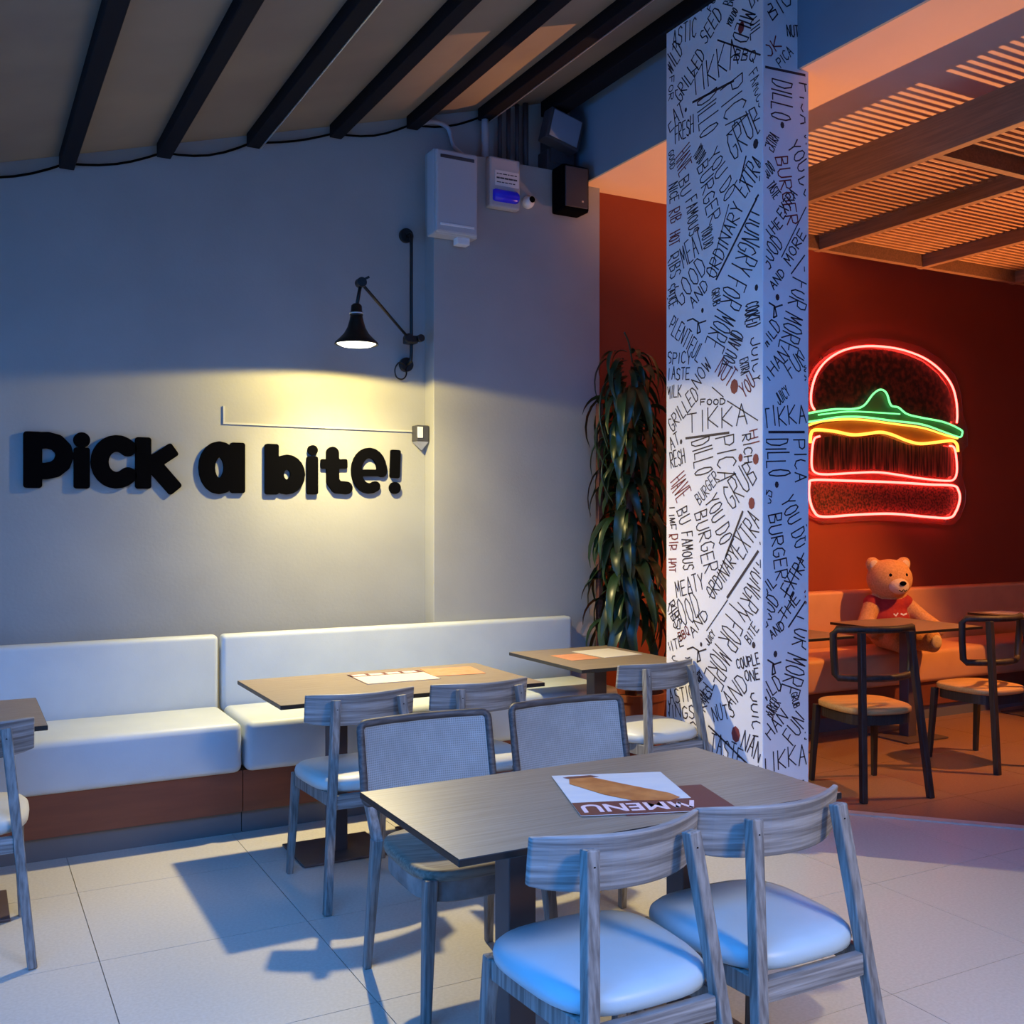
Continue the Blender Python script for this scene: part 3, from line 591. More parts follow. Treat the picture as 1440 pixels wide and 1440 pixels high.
def stroke_sdf(strokes):
    S_ = []
    for pts, r, closed in strokes:
        P = [zp(*p) for p in pts]; rm = r*5.45/1440/2.4
        if closed == 1: P = P+[P[0]]
        if len(P) == 1: P = P*2
        S_.append((P, rm, closed))
    def f(X, Z):
        out = np.full(np.broadcast(X,Z).shape, 9.0)
        for P, r, cl_ in S_:
            for (ax,az),(bx,bz) in zip(P, P[1:]):
                dx, dz = bx-ax, bz-az; L = dx*dx+dz*dz
                if cl_ == 2:      # square-cut bar with softened corners
                    le = math.sqrt(L); ex, ez = dx/le, dz/le; mx_, mz_ = (ax+bx)/2, (az+bz)/2; c_ = .35*r
                    qa = np.abs((X-mx_)*ex+(Z-mz_)*ez)-(le/2+r-c_); qb = np.abs((Z-mz_)*ex-(X-mx_)*ez)-(r-c_)
                    out = np.minimum(out, np.hypot(np.maximum(qa,0), np.maximum(qb,0))+np.minimum(np.maximum(qa,qb),0)-c_); continue
                t = np.clip(((X-ax)*dx+(Z-az)*dz)/L, 0, 1) if L > 1e-12 else 0
                out = np.minimum(out, np.hypot(X-ax-t*dx, Z-az-t*dz)-r)
        return out
    xs = [p[0] for P,_,_c in S_ for p in P]; zs = [p[1] for P,_,_c in S_ for p in P]; m = 1.45*max(r for _,r,_c in S_)+.01
    return f, min(xs)-m, max(xs)+m, min(zs)-m, max(zs)+m
def flat_solid(name, loops, y_front, depth, m, parent):
    cu = bpy.data.curves.new(name, 'CURVE'); cu.dimensions = '2D'; cu.fill_mode = 'BOTH'; cu.extrude = depth/2
    for lp in loops:
        sp = cu.splines.new('POLY'); sp.points.add(len(lp)-1); sp.use_cyclic_u = True
        for p, q_ in zip(sp.points, lp): p.co = (q_[0], q_[1], 0, 1)
    o = bpy.data.objects.new(name, cu); COL.objects.link(o)
    me = bpy.data.meshes.new_from_object(o.evaluated_get(bpy.context.evaluated_depsgraph_get())); bpy.data.objects.remove(o); bpy.data.curves.remove(cu)
    me.transform(Matrix(((1,0,0,0),(0,0,1,y_front+depth/2),(0,1,0,0),(0,0,0,1)))); me.flip_normals()
    me.transform(Matrix.Translation(-Vector(parent.location)))
    return link(name, me, m, parent)
def ell(cx, cy, rx, ry, a0=0, a1=360, n=20): return [(cx+rx*math.cos(math.radians(a0+(a1-a0)*k/n)), cy-ry*math.sin(math.radians(a0+(a1-a0)*k/n))) for k in range(n+(a1-a0 != 360))]
LETTERS = [
 ('P', 'black wall letter P starting the slogan', [[([(110,142),(110,274)],27,2),([(112,144),(160,142),(190,150),(212,172),(218,195),(208,222),(185,240),(155,246),(112,246)],26,0)]]),
 ('i', 'black wall letter i between P and C', [[([(275,192),(275,280)],24,2)],[([(275,142)],25,0)]]),
 ('C', 'black wall letter C between i and k', [[(ell(392,215,57,62,48,312,18),27,0)]]),
 ('k', 'black wall letter k ending the first word', [[([(482,158),(482,280)],25,2),([(495,232),(568,184)],24,2),([(515,222),(576,292)],26,2)]]),
 ('a', 'black wall letter a standing alone in the middle', [[(ell(738,235,42,62),27,1),([(800,175),(800,296)],25,2)]]),
 ('b', 'black wall letter b starting the last word', [[([(915,178),(915,302)],24,2),(ell(966,258,36,42),26,1)]]),
 ('i', 'black wall letter i between b and t', [[([(1052,216),(1052,306)],20,2)],[([(1053,176)],18,0)]]),
 ('t', 'black wall letter t between i and e', [[([(1120,186),(1121,280),(1135,300),(1166,303)],23,0),([(1096,222),(1154,222)],17,2)]]),
 ('e', 'black wall letter e before the exclamation mark', [[(ell(1243,245,43,60,-4,298,20),19,0),([(1206,252),(1286,252)],12,0)]]),
 ('!', 'black wall exclamation mark ending the slogan', [[([(1332,192),(1330,252)],19,2)],[([(1330,303)],22,0)]])]
for ch, lab, pieces in LETTERS:
    res = [stroke_sdf(p) for p in pieces]
    cx = sum(r[1]+r[2] for r in res)/2/len(res); cz = min(r[3] for r in res)
    t = thing('wall_letter', lab, 'letter', (cx, YL-LT, cz), 0, 'slogan letters')
    for k, (f,x0,x1,z0,z1) in enumerate(res):
        flat_solid('letter_body' if k == 0 else 'dot', contours(f,x0,x1,z0,z1,.005), YL-LT, LT-.0005, M['black'], t)

# ------------------------------------------------------------------ wall lamp
LX, LY, LZ = 1.818, 5.06, 2.40
wl = thing('wall_lamp', 'black swing-arm wall lamp with lit bell shade above the slogan', 'lamp', (2.305, YL, 2.39))
W0 = Vector(wl.location)
def lp(n, bm, m, parent=wl, **k):
    bmesh.ops.translate(bm, verts=bm.verts, vec=-W0); return obj(n, bm, m, parent, **k)
def disc_y(bm, x, z, y0, y1, r, n=20):
    prism(bm, [(x+r*math.cos(2*math.pi*k/n), z+r*math.sin(2*math.pi*k/n)) for k in range(n)], lambda u,v,w: (u,y1-w,v), y1-y0); return bm
for z in (3.15, 2.395): lp('wall_plate', disc_y(B(), 2.305, z, YL-.03, YL-.0005, .042), M['lampblack'], bevel=.004)
lp('upright_bar', tube(B(), smoothpath([(2.305,YL-.02,3.15),(2.308,YL-.06,3.147),(2.31,YL-.08,3.11),(2.31,YL-.08,2.8),(2.31,YL-.08,2.45),(2.308,YL-.06,2.405),(2.305,YL-.02,2.395)],5), .010, 8), M['lampblack'], smooth=True)
cl = lp('clamp', box(B(), 2.265, 2.335, YL-.13, YL-.055, 2.505, 2.55), M['lampblack'], bevel=.008)
lp('clamp_knob', disc_y(B(), 2.265, 2.528, YL-.16, YL-.125, .026), M['lampblack'], bevel=.004)
lp('clamp_knob', disc_y(B(), 2.345, 2.535, YL-.15, YL-.115, .022), M['lampblack'], bevel=.004)
JT = Vector((LX+.028, LY+.01, LZ+.325))
lp('swing_arm', tube(B(), [(2.262,YL-.14,2.535), JT], .008, 8), M['lampblack'], smooth=True)
lp('arm_joint', disc_y(B(), JT.x, JT.z, JT.y-.025, JT.y+.025, .026), M['lampblack'], bevel=.004)
lp('wing_screw', bar(B(), JT+Vector((.01,0,.015)), JT+Vector((.045,0,.035)), .012, .01), M['lampblack'])
lp('stem', tube(B(), [JT, (LX,LY,LZ+.19)], .010, 8), M['lampblack'], smooth=True)
so = lp('socket', lathe(B(), [(.018,.21),(.028,.20),(.03,.17),(.034,.165),(.034,.15),(.028,.145)], 20, (LX,LY,LZ)), M['lampblack'], smooth=True)
lp('ring', tube(B(), [(LX+.034*math.cos(a), LY+.034*math.sin(a), LZ+.160) for a in [k*math.pi/10 for k in range(20)]], .004, 6, True), M['alu'], so, smooth=True)
b = B(); prof = [(.113,0),(.110,.010),(.088,.030),(.065,.055),(.048,.085),(.036,.125),(.030,.158)]
lathe(b, prof + [(r-.003, z-.002) for r,z in prof[::-1]], 32, (LX,LY,LZ), cap=False)
sh = lp('shade', b, M['lampblack'], smooth=True)
lp('shade_lining', lathe(B(), [(r-.0035, z) for r,z in prof[1:]], 32, (LX,LY,LZ), cap=False), M['enamel'], sh, smooth=True)
lp('bulb', lathe(B(), [(.02,.05),(.09,.022),(.102,.010),(.100,.002),(.080,-.008),(.04,-.014),(.005,-.015)], 28, (LX,LY,LZ)), M['bulb'], smooth=True)
lp('cord', tube(B(), smoothpath([(2.29,YL-.03,2.39),(2.25,YL-.04,2.40),(2.225,YL-.04,2.36),(2.235,YL-.04,2.315),(2.27,YL-.04,2.305),(2.295,YL-.04,2.33),(2.30,YL-.03,2.375)],6), .0045, 6), M['lampblack'], smooth=True)
wide = light('lamp_wide_beam', 'SPOT', Vector((LX,LY,LZ-.03))-W0, 70, (1,.77,.23), .03, wl, (0,0,-1), math.radians(171), .07)
beam = light('lamp_main_beam', 'SPOT', Vector((LX,LY,LZ-.035))-W0, 185, (1,.84,.50), .035, wl, (.1,-1.7,-2.2), math.radians(136), .9)
down = light('lamp_down_beam', 'SPOT', Vector((LX,LY,LZ-.033))-W0, 130, (1,.83,.40), .035, wl, (.10,.05,-1), math.radians(140), 1.0)

# ------------------------------------------------------------------ things on the wall
def at(name, label, cat, loc, group=None): t = thing(name, label, cat, loc, 0, group); return t, Vector(loc)
def lob(n, bm, m, t, **k):
    r = t
    while r.parent: r = r.parent
    bmesh.ops.translate(bm, verts=bm.verts, vec=-Vector(r.location)); return obj(n, bm, m, t, **k)
# thin white cable duct
t, _ = at('cable_duct', 'thin pale cable duct running from the corner sensor above the slogan', 'cable duct', (1.25, YL, 2.0))
lob('duct', box(B(), 1.25, 2.345, YL-.010, YL-.0005, 2.003, 2.013), M['duct'], t); lob('duct', box(B(), 1.25, 1.260, YL-.010, YL-.0005, 2.013, 2.10), M['duct'], t)
# corner sensor
t, _ = at('corner_sensor', 'small metal corner sensor beside the exclamation mark', 'sensor', (2.385, YL, 1.93))
b = B(); box(b, 2.345, 2.425, YL-.075, YL-.001, 1.945, 2.04); lob('housing', b, M['plastic_d'], t, bevel=.006)
lob('lens', box(B(), 2.350, 2.385, YL-.081, YL-.0745, 1.965, 2.03), M['white'], t, bevel=.003)
b = B(); v = [b.verts.new(p) for p in ((2.347,YL-.073,1.945),(2.423,YL-.073,1.945),(2.423,YL-.003,1.945),(2.347,YL-.003,1.945),(2.395,YL-.035,1.895))]
b.faces.new(v[:4]); [b.faces.new((v[i],v[(i+1)%4],v[4])) for i in range(4)]; lob('cone', b, M['plastic'], t)
# electrical cabinet
t, _ = at('electrical_box', 'grey electrical cabinet with raised lid high on the wall above the lamp', 'electrical box', (2.53, YP, 3.12))
lob('body', box(B(), 2.385, 2.665, YP-.10, YP-.0005, 3.125, 3.61), M['plastic'], t, bevel=.008)
ld = lob('lid', box(B(), 2.39, 2.655, YP-.125, YP-.10, 3.13, 3.605), M['plastic'], t, bevel=.012)
lob('lid_rim', box(B(), 2.415, 2.63, YP-.130, YP-.124, 3.17, 3.185), M['white'], ld, bevel=.003); lob('lid_rim', box(B(), 2.415, 2.63, YP-.130, YP-.124, 3.555, 3.575), M['plastic_d'], ld, bevel=.003)
lob('cable_gland', box(B(), 2.54, 2.62, YP-.09, YP-.03, 3.085, 3.126), M['white'], t, bevel=.004)
# alarm siren
t, _ = at('alarm_siren', 'pale alarm siren box with printed label and blue strobe lens', 'alarm', (2.868, YP, 3.36))
lob('housing', box(B(), 2.765, 2.972, YP-.06, YP-.0005, 3.345, 3.645), M['plastic'], t, bevel=.012)
lab = lob('label_plate', box(B(), 2.80, 2.96, YP-.0625, YP-.059, 3.475, 3.565), M['white'], t)
D = Decal(lambda p: (p.x-t.location.x, YP-.0632-t.location.y, p.y-t.location.z), (0,9,0,9)); 
for zz, ww in ((3.545,.006),(3.52,.010),(3.495,.006)):
    xx = 2.812
    while xx < 2.94: L_ = random.uniform(.008,.026); D.line([(xx,zz),(min(xx+L_,2.95),zz)], ww); xx += L_+.008
D.build('lettering', M['plastic_d'], lab)
b = B(); lathe(b, [(.03,-.085),(.038,-.07),(.038,.07),(.03,.085)], 16); bmesh.ops.rotate(b, verts=b.verts, cent=(0,0,0), matrix=Matrix.Rotation(math.pi/2,3,'Y')); bmesh.ops.translate(b, verts=b.verts, vec=(2.87,YP-.055,3.415))
lob('strobe_lens', b, M['blue_lens'], t, smooth=True)
# dome camera
t, _ = at('dome_camera', 'small white round camera between the siren and the black speaker', 'camera', (3.05, YP, 3.42))
b = B(); lathe(b, [(.038,0),(.038,.02),(.034,.035),(.022,.048),(.005,.052)], 20); bmesh.ops.rotate(b, verts=b.verts, cent=(0,0,0), matrix=Matrix.Rotation(math.pi/2,3,'X')); bmesh.ops.translate(b, verts=b.verts, vec=(3.05,YP-.0005,3.42)); lob('dome', b, M['white'], t, smooth=True)
b = B(); lathe(b, [(.019,0),(.019,.012),(.012,.02)], 16); bmesh.ops.rotate(b, verts=b.verts, cent=(0,0,0), matrix=Matrix.Rotation(math.pi/2,3,'X')); bmesh.ops.translate(b, verts=b.verts, vec=(3.058,YP-.042,3.428)); lob('lens', b, M['black'], t, smooth=True)
# loudspeaker
t, _ = at('loudspeaker', 'black wall loudspeaker at the end of the pale wall', 'speaker', (3.31, YP, 3.36))
lob('cabinet', box(B(), 3.21, 3.40, YP-.16, YP-.02, 3.365, 3.645), M['black'], t, bevel=.015)
lob('grille', box(B(), 3.225, 3.385, YP-.168, YP-.158, 3.385, 3.63), M['plastic_d'], t, bevel=.006)
lob('bracket', box(B(), 3.27, 3.34, YP-.03, YP-.0005, 3.45, 3.55), M['black'], t); lob('badge', box(B(), 3.34, 3.352, YP-.170, YP-.167, 3.42, 3.43), M['alu'], t)
# floodlight above, pipes
t, _ = at('floodlight', 'dark square floodlight with bluish glass in the roof corner', 'floodlight', (3.27, YL-.15, 3.78))
def tilt(bm): bmesh.ops.rotate(bm, verts=bm.verts, cent=(3.27,YL-.16,3.88), matrix=Matrix.Rotation(math.radians(14),3,'Y')); return bm
lob('housing', tilt(box(B(), 3.15, 3.39, YL-.22, YL-.12, 3.78, 3.98)), M['plastic_d'], t, bevel=.008)
lob('glass', tilt(box(B(), 3.17, 3.37, YL-.226, YL-.219, 3.80, 3.965)), M['glass'], t)
lob('bracket', box(B(), 3.22, 3.33, YL-.13, YL-.0005, 3.70, 3.86), M['plastic_d'], t); lob('ballast_box', box(B(), 3.20, 3.40, YL-.12, YL-.0005, ZP+.001, 3.78), M['plastic_d'], t, bevel=.006)
for x, r in ((2.80,.022),(2.90,.014),(2.96,.014),(3.02,.014),(3.08,.018)):
    tt = tag(obj('conduit_pipe', tube(B(), [(x,YL-.06,ZP-.02),(x,YL-.06,roofz(x)-.01)], r, 10), M['plastic' if r > .02 else 'plastic_d'], smooth=True), {2.80:'thick pale conduit rising above the alarm siren',2.90:'leftmost of the thin dark conduits above the siren',2.96:'second thin dark conduit above the siren',3.02:'third thin dark conduit above the siren',3.08:'dark conduit nearest the floodlight'}[x], 'pipe', 'conduits in the roof corner')
tag(obj('conduit_pipe', tube(B(), smoothpath([(2.60,YP-.05,3.612),(2.60,YL-.04,3.72),(2.56,YL-.04,3.82),(2.46,YL-.04,roofz(2.46)-.05),(2.37,YL-.05,roofz(2.37)-.06)],6), .013, 8), M['plastic'], smooth=True), 'pale bent conduit curving up from the grey electrical cabinet', 'pipe', 'conduits in the roof corner')
# sagging cable along the roof edge
pts = []
for k in range(-2, 7):
    x = .475+.465*k
    for s in range(6):
        u = s/6; xx = x+.465*u; pts.append((xx, YL-.015, roofz(xx)-.045-.045*math.sin(math.pi*u)*(1.6 if k == -1 else 1)*(.7+.3*math.sin(k*2.3))))
tag(obj('cable', tube(B(), [p for p in pts if p[0] < 2.95], .006, 6), M['black'], smooth=True), 'thin black cable sagging between the roof beams along the wall', 'cable')

# ------------------------------------------------------------------ tall plant
PX, PY = 3.64, 5.15
pt_ = thing('potted_plant', 'tall dark cascading potted plant between bench and lettered column', 'plant', (PX,PY,0))
b = B(); prof = [(.13,0),(.15,.02),(.185,.40),(.195,.40),(.195,.44),(.175,.44),(.165,.39)]
obj('pot', lathe(b, prof, 28), M['pot'], pt_, smooth=False); obj('soil', lathe(B(), [(.166,.385),(.165,.395),(.08,.40)], 20), M['soil'], pt_)
b = B(); tube(b, [(-.03,.0,.38),(-.035,.01,1.2),(-.03,0,2.3)], [.035,.03,.02], 8); obj('trunk', b, M['trunk'], pt_, smooth=True)
b = B(); box(b, -.20,-.165,.10,.135,.02,2.2); obj('support_post', b, M['trunk'], pt_, bevel=.004); 
def leaf_mesh(L, w, arch, droop, curl):
    b = B(); N = 7; rows = []
    for i in range(N+1):
        t = i/N; ang = arch - droop*t**.8
        if i == 0: p = Vector((0,0,0))
        else: p = p + Vector((math.cos(ang), 0, math.sin(ang)))*(L/N)
        ww = w*(math.sin(math.pi*min(1,t*.92+.08))**.7)*(1-.25*t) + .0015
        nrm = Vector((-math.sin(ang),0,math.cos(ang)))
        rows.append([b.verts.new(p+Vector((0,-ww,0))+nrm*ww*curl), b.verts.new(p-nrm*.001), b.verts.new(p+Vector((0,ww,0))+nrm*ww*curl)])
    for A, C in zip(rows, rows[1:]):
        for k in (0,1): b.faces.new((A[k],A[k+1],C[k+1],C[k]))
    me = bpy.data.meshes.new('leaf'); b.to_mesh(me); b.free()
    for p in me.polygons: p.use_smooth = True
    return me
leafs = []
for k in range(8):
    me = leaf_mesh(random.uniform(.24,.40), random.uniform(.022,.036), math.radians(random.uniform(10,50)), math.radians(random.uniform(110,150)), .35)
    me.materials.append(M['leaf'][k % 2]); leafs.append(me)
for n in range(290):
    z = .86 + 1.66*(n/290)**.95; a = random.uniform(0, 2*math.pi)
    o = bpy.data.objects.new('leaf', random.choice(leafs)); COL.objects.link(o); o.parent = pt_
    rr = random.uniform(.01,.13); wide_ = 1.3 if z < 1.25 else 1.05
    s = random.uniform(.75,1.1)*wide_*(1 if z < 2.3 else .8)
    o.location = (-.05+rr*math.cos(a), rr*math.sin(a), z); o.rotation_euler = (random.uniform(-.25,.25), random.uniform(-.15,.25), a); o.scale = (s*.8, s, s*1.1)
for p in ([(-.06,0,2.36),(-.24,-.03,2.3),(-.29,-.05,2.1),(-.22,-.04,1.9)], [(-.1,0,1.95),(-.24,-.03,1.86),(-.27,-.05,1.72),(-.18,-.04,1.58)], [(-.02,0,2.45),(-.06,-.02,2.56),(-.10,-.03,2.62)]):
    obj('stem', tube(B(), smoothpath(p,5), .006, 6), M['leaf'][0], pt_, smooth=True)

# ------------------------------------------------------------------ hanging slatted ceiling
ZG = 3.25
hg = thing('slatted_ceiling_raft', 'hanging wooden slat ceiling grid above the red room', 'ceiling grid', (6.0,3.2,ZG))
XA = [4.16, 4.97, 5.95, 6.95, 7.95]; YC = [-.6, .9, 2.2, 3.39, 4.95]
for x in XA: lob('frame_beam', box(B(), x-.025, x+.025, YC[0]-.1, YC[-1]+.03, ZG, ZG+.19), M['framewood'], hg, bevel=.003)
for y in YC: lob('cross_beam', box(B(), XA[0]+.025, XA[-1]-.025, y-.022, y+.022, ZG+.003, ZG+.185), M['framewood'], hg, bevel=.003)
sm = {}
cnt = 0
for xi in range(4):
    w = XA[xi+1]-XA[xi]-.05
    b = B(); box(b, 0, w, -.011, .011, 0, .012); me = bpy.data.meshes.new('slat'); bmesh.ops.recalc_face_normals(b, faces=b.faces); b.to_mesh(me); b.free(); me.materials.append(M['slatwood']); sm[xi] = me
rest = B()
for j in range(len(YC)-1, 0, -1):
    y = YC[j]-.022-.03
    while y > YC[j-1]+.03:
        for xi in range(4):
            # the slats that the picture shows are parts of their own
            vis = cnt < 290 and ((j == 4 and xi < 4) or (j == 3 and xi < 4))
            if vis:
                o = bpy.data.objects.new('slat', sm[xi]); COL.objects.link(o); o.parent = hg
                o.location = Vector((XA[xi]+.025, y, ZG+.085))-Vector(hg.location); cnt += 1
            else: box(rest, XA[xi]+.025, XA[xi+1]-.025, y-.011, y+.011, ZG+.085, ZG+.097)
        y -= .050
tag(lob('far_slats', rest, M['slatwood'], hg), kind='stuff')
for x in (4.16, 5.95, 7.95):
    for y in (.2, 2.8, 4.8): lob('hanger_rod', tube(B(), [(x,y,ZG+.18),(x,y,ZS)], .006, 6), M['black'], hg)

# ------------------------------------------------------------------ unseen lamps added for their light, all outside the frame
def pendant(x, y, z, label, power, col, bowl):
    t = thing('added_pendant', label, 'lamp', (x,y,z), 0, 'added bulb pendants of the red room')
    b = B(); bmesh.ops.create_uvsphere(b, u_segments=20, v_segments=12, radius=.028); obj('bulb', b, mat('lit_bulb_orange', (1,.6,.3), .4, emit=col, es=40), t, smooth=True)
    obj('cord', tube(B(), [(0,0,.07),(0,0,ZG-.01-z)], .004, 6), M['black'], t); obj('cap', lathe(B(), [(.02,.028),(.022,.07),(.01,.08)], 16), M['black'], t)
    if bowl:
        b = B(); pr = [(.02,-.075),(.09,-.06),(.13,-.03),(.148,.02),(.152,.075)]; lathe(b, pr+[(r-.004,z_+.004) for r,z_ in pr[::-1]], 28, cap=False); obj('bowl', b, M['pot'], t, smooth=True)
        for a in (0,2.1,4.2): obj('hanger', tube(B(), [(.15*math.cos(a),.15*math.sin(a),-.005),(0.012*math.cos(a),.012*math.sin(a),.30)], .0025, 5), M['black'], t)
    light('pendant_glow', 'POINT', (0,0,0), power, col, .031, t)
    return t
ul = thing('added_uplighter', 'low floor uplighter beside the red room tables, added outside the picture to light the ceiling', 'lamp', (6.42,4.15,0))  # unseen lamp added to throw slat stripes onto the ceiling
obj('base', lathe(B(), [(.13,0),(.13,.015),(.02,.03)], 24), M['black'], ul); obj('pole', tube(B(), [(0,0,.02),(0,0,.52)], .012, 8), M['black'], ul)
b = B(); pr = [(.015,.50),(.06,.52),(.075,.58),(.08,.62)]; lathe(b, pr+[(r-.004,z_+.003) for r,z_ in pr[::-1]], 24, cap=False); obj('head', b, M['black'], ul, smooth=True)
b = B(); lathe(b, [(.05,.56),(.04,.575),(.005,.58)], 20); obj('lamp', b, mat('lit_uplight', (1,.6,.3), .4, emit=(1,.4,.12), es=20), ul, smooth=True)
light('uplight_beam', 'SPOT', (0,0,.62), 760, (1,.42,.15), .022, ul, (-1.15,-.2,2.9), math.radians(74), .35)
pendant(7.7, 3.4, 2.15, 'bare glowing bulb pendant added deep in the red room, out of view', 60, (1,.38,.10), False)  # weak unseen bulb added to lift the red room

def fill_spot_fixture(loc, aim, label, power, col, ang, blend, top):
    t = thing('fill_spot', label, 'fill_spot', loc)
    d = Vector(aim).normalized(); q = d.to_track_quat('-Z','Y').to_matrix()
    b = B(); lathe(b, [(.030,.16),(.045,.15),(.05,.02),(.055,.0),(.050,.0),(.046,.02),(.04,.14),(.02,.145)], 20, cap=False); bmesh.ops.rotate(b, verts=b.verts, cent=(0,0,0), matrix=q); obj('housing', b, M['black'], t, smooth=True)
    b = B(); lathe(b, [(.044,.03),(.03,.026),(.005,.025)], 20); bmesh.ops.rotate(b, verts=b.verts, cent=(0,0,0), matrix=q); obj('lamp', b, mat('lit_spot', (1,.8,.6), .4, emit=col, es=8), t, smooth=True)
    obj('stem', tube(B(), [tuple(-d*.1), (-d.x*.1,-d.y*.1,top-loc[2])], .008, 8), M['black'], t)
    light('spot_beam', 'SPOT', (0,0,0), power, col, .04 if loc[1] > 0 else .35, t, aim, math.radians(ang), blend)
    return t
fill_spot_fixture((6.5,3.3,2.95), (-1.05,1.75,-2.55), 'black spotlight under the slat grid added to brighten the red bench', 480, (1,.40,.09), 70, .6, ZG)  # unseen fill light added for the bench and teddy
fill_spot_fixture((2.2,-1.0,2.75), (-.35,3.0,-2.6), 'black spotlight added behind the camera to brighten the foreground chairs', 400, (1,.78,.54), 66, 1.0, roofz(2.2)-.05)  # unseen fill light added for the near chairs and right floor
# ------------------------------------------------------------------ neon burger
YN = YB-.05
nb = thing('neon_burger_sign', 'large glowing neon burger sign with red bun, green lettuce and yellow cheese', 'neon sign', (6.55, YB, 1.45))
def zn(x, y, Y=YN): return on_Y(1130+x/4.8, 450+y/4.8, Y)
def neon_tube(n, pts, m, closed=False, r=.008, k=6): return lob(n, tube(B(), smoothpath([zn(*p) for p in pts], k, closed), r, 8, closed), M[m], nb, smooth=True)
bun = [(75,608),(52,560),(55,470),(90,360),(160,270),(270,205),(400,178),(540,180),(680,205),(820,260),(930,345),(1000,440),(1030,540),(1038,640),(1034,695)]
neon_tube('top_bun_tube', bun, 'neon_red')
neon_tube('lettuce_tube', [(30,630),(200,603),(340,600),(410,575),(470,500),(520,470),(560,495),(590,575),(640,590),(700,635),(800,660),(950,690),(1060,740),(1070,770),(1050,790),(960,760),(800,705),(600,680),(400,655),(250,655),(120,675),(25,690)], 'neon_green')
neon_tube('lettuce_tube', [(100,640),(300,618),(500,625),(650,635)], 'neon_green', r=.006)
neon_tube('cheese_tube', [(30,712),(120,685),(250,672),(400,674),(600,700),(800,728),(950,775),(1040,800)], 'neon_yellow', r=.008)
neon_tube('cheese_tube', [(45,830),(50,770),(80,742),(200,750),(330,775),(430,768),(520,757),(600,775),(700,815),(790,835),(900,825),(1000,815),(1035,840),(1042,890)], 'neon_yellow', r=.012)
neon_tube('patty_tube', [(110,785),(75,800),(60,860),(55,980),(80,1030),(160,1042),(350,1032),(500,1028),(640,1045),(800,1070),(960,1085),(1015,1075),(1035,1020),(1030,920),(1015,860),(985,850)], 'neon_red', r=.008)
bb = [(70,1080),(300,1085),(600,1095),(850,1110),(1010,1118),(1045,1150),(1055,1210),(1030,1290),(985,1335),(850,1330),(600,1308),(350,1315),(130,1328),(70,1290),(40,1200),(40,1110)]
neon_tube('bottom_bun_tube', bb, 'neon_red', True, .009)
# printed filling panels behind the tubes
def scribble(name, base, dark, sx, sz, lo, hi):
    return mat(name, dark, .6, col2=base, scale=7, stretch=(sx,1,sz), detail=8, lo=lo, hi=hi)
M['fill_bun'] = scribble('black_scribble_print', (.20,.03,.015), (.008,.003,.002), 3, 3, .42, .75)
M['fill_patty'] = scribble('black_stroke_print', (.24,.05,.025), (.008,.003,.002), 7, .5, .42, .62)
M['fill_bot'] = scribble('red_scribble_print', (.30,.04,.025), (.03,.006,.004), 8, 8, .38, .62)
M['fill_lettuce'] = mat('green_print', (.04,.20,.07), .5, col2=(.09,.22,.06), scale=8)
M['fill_cheese'] = mat('amber_print', (.50,.20,.02), .5, col2=(.58,.26,.03), scale=5)
def panel(n, pts, m, y0=YB-.030, th=.004):
    P = [on_Y(1130+x/4.8, 450+y/4.8, YB-.028) for x,y in pts]; b = B()
    prism(b, [(p.x,p.z) for p in P], lambda u,v,w: (u, y0+w, v), th); return lob(n, b, M[m], nb)
panel('bun_print', [(95,600),(75,540),(80,470),(110,370),(180,290),(280,228),(400,202),(540,203),(670,228),(800,280),(900,360),(970,450),(1005,540),(1015,640),(1010,685),(960,680),(800,650),(700,620),(640,580),(600,565),(565,480),(520,455),(465,490),(405,565),(340,590),(200,594)], 'fill_bun')
panel('lettuce_print', [(30,640),(200,608),(340,605),(420,578),(475,508),(520,480),(555,505),(585,582),(640,596),(700,640),(800,665),(950,696),(1055,745),(1060,770),(1045,782),(960,754),(800,700),(600,675),(400,650),(250,650),(120,668),(30,684)], 'fill_lettuce')
panel('cheese_print', [(60,730),(120,700),(250,682),(400,684),(600,710),(800,738),(950,785),(1020,806),(900,818),(790,826),(700,806),(600,766),(520,748),(430,758),(330,765),(200,740),(85,733)], 'fill_cheese')
panel('patty_print', [(100,800),(90,860),(85,970),(100,1010),(350,1010),(500,1008),(640,1025),(800,1050),(960,1065),(1005,1050),(1015,1000),(1010,900),(990,862),(900,845),(790,860),(690,838),(590,800),(520,784),(430,795),(330,802),(200,780)], 'fill_patty')
panel('bottom_bun_print', [(85,1100),(300,1105),(600,1115),(850,1130),(1000,1138),(1025,1170),(1030,1210),(1010,1280),(975,1312),(850,1308),(600,1286),(350,1293),(140,1305),(90,1275),(65,1200),(65,1120)], 'fill_bot')
out = [(10,600),(20,440),(70,300),(180,190),(330,130),(500,118),(640,135),(800,180),(930,260),(1030,370),(1070,500),(1080,640),(1110,720),(1112,850),(1070,900),(1075,1050),(1100,1150),(1095,1240),(1060,1340),(1010,1385),(850,1375),(500,1352),(130,1375),(40,1335),(5,1220),(5,1080),(15,1000),(20,900),(5,840)]
panel('acrylic_back', out, 'acrylic', YB-.022, .006)
for x, y in ((150,250),(900,300),(100,1300),(980,1350)): 
    p = zn(x,y); lob('standoff', disc_y(B(), p.x, p.z, YB-.016, YB-.0005, .012, 10), M['alu'], nb)

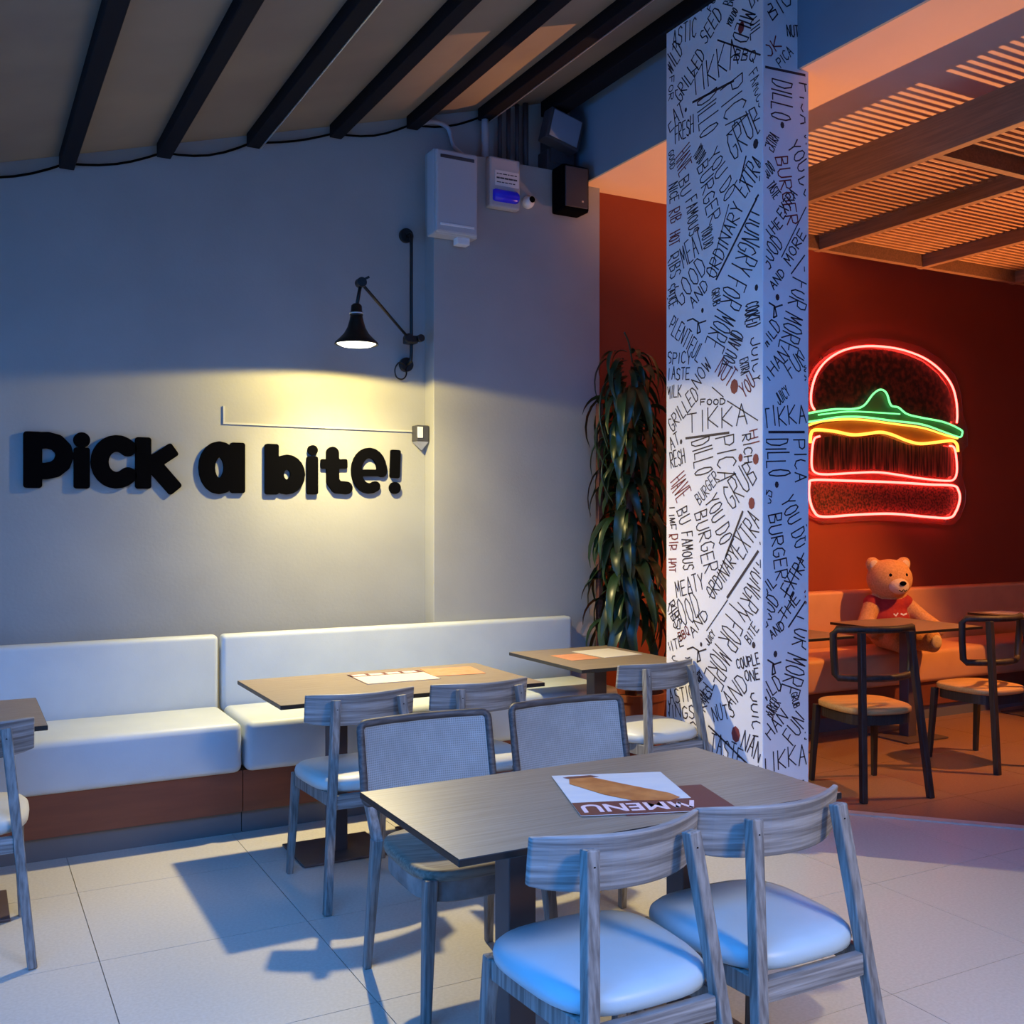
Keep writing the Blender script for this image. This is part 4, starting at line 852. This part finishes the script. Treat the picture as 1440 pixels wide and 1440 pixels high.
# ------------------------------------------------------------------ teddy bear
def blob(parts, voxel):
    b = B()
    for c, r in parts:
        r = r if isinstance(r, tuple) else (r,r,r)
        mt_ = Matrix.Translation(Vector(c)) @ Matrix.Diagonal((*r,1)); bmesh.ops.create_icosphere(b, subdivisions=3, radius=1, matrix=mt_)
    me = bpy.data.meshes.new('blob'); b.to_mesh(me); b.free(); o = bpy.data.objects.new('blob', me); COL.objects.link(o)
    r_ = o.modifiers.new('r','REMESH'); r_.mode = 'VOXEL'; r_.voxel_size = voxel
    sm_ = o.modifiers.new('s','SMOOTH'); sm_.iterations = 6; sm_.factor = .5
    res = bpy.data.meshes.new_from_object(o.evaluated_get(bpy.context.evaluated_depsgraph_get())); bpy.data.objects.remove(o); return res
def chain(p0, p1, r0, r1, n=7): return [(Vector(p0).lerp(Vector(p1), i/(n-1)), r0+(r1-r0)*i/(n-1)) for i in range(n)]
# local: facing -Y
tb_ = thing('teddy_bear', 'brown teddy bear in a red shirt sitting on the red bench', 'teddy bear', (6.17, 5.44, .52), math.radians(-20))
body = [((0,.02,.17),(.16,.14,.19)), ((0,.03,.32),(.13,.11,.12)), ((0,-.01,.52),(.17,.155,.15)), ((-.125,.01,.63),(.058,.035,.058)), ((.125,.01,.63),(.058,.035,.058))]
body += chain((-.12,.01,.34),(-.22,-.06,.20),.066,.058) + chain((-.22,-.06,.20),(-.20,-.15,.14),.058,.06)
body += chain((.12,.01,.34),(.25,-.05,.22),.066,.058) + chain((.25,-.05,.22),(.31,-.14,.15),.058,.06)
body += chain((-.08,-.06,.09),(-.10,-.34,.075),.085,.068) + chain((.08,-.06,.09),(.14,-.34,.075),.085,.068)
body += [((-.10,-.37,.09),(.065,.05,.085)), ((.14,-.37,.09),(.065,.05,.085))]
bo = link('body', blob(body, .013), M['fur'], tb_, smooth=True)
link('muzzle', blob([((0,-.145,.475),(.078,.065,.06)), ((0,-.15,.455),(.06,.06,.045))], .01), M['fur_pale'], tb_, smooth=True)
def ico(n, c, r, m, parent=tb_, s=2):
    b = B(); bmesh.ops.create_icosphere(b, subdivisions=s, radius=1, matrix=Matrix.Translation(Vector(c)) @ Matrix.Diagonal((*r,1))); return obj(n, b, m, parent, smooth=True)
ico('nose', (0,-.208,.497), (.026,.016,.018), M['black'])
for s in (-1,1):
    ico('eye', (s*.062,-.142,.555), (.013,.010,.014), M['black']); ico('inner_ear', (s*.125,-.018,.628), (.036,.012,.036), M['fur_pale'])
    ico('paw_pad', ((-.10 if s < 0 else .14),-.415,.09), (.042,.012,.052), M['fur_pale'])
obj('mouth', tube(B(), smoothpath([(-.03,-.203,.448),(-.012,-.212,.44),(0,-.214,.452),(.012,-.212,.44),(.03,-.203,.448)],4), .003, 6), M['black'], tb_)
link('shirt', blob([((0,.02,.20),(.168,.15,.15)), ((0,.03,.32),(.145,.122,.095)), ((-.125,.008,.335),(.072,.075,.07)), ((.125,.008,.335),(.072,.075,.07))], .012), M['shirt'], tb_, smooth=True)
b = B(); D = Decal(lambda p: (p.x, -.142-.02*(1-abs(p.x)*4), p.y), (-1,1,0,1)); D.line([(-.045,.27),(-.03,.255),(-.015,.275)], .009); D.line([(.01,.27),(.03,.262),(.055,.27)], .012); D.build('shirt_print', M['white'], tb_); b.free()
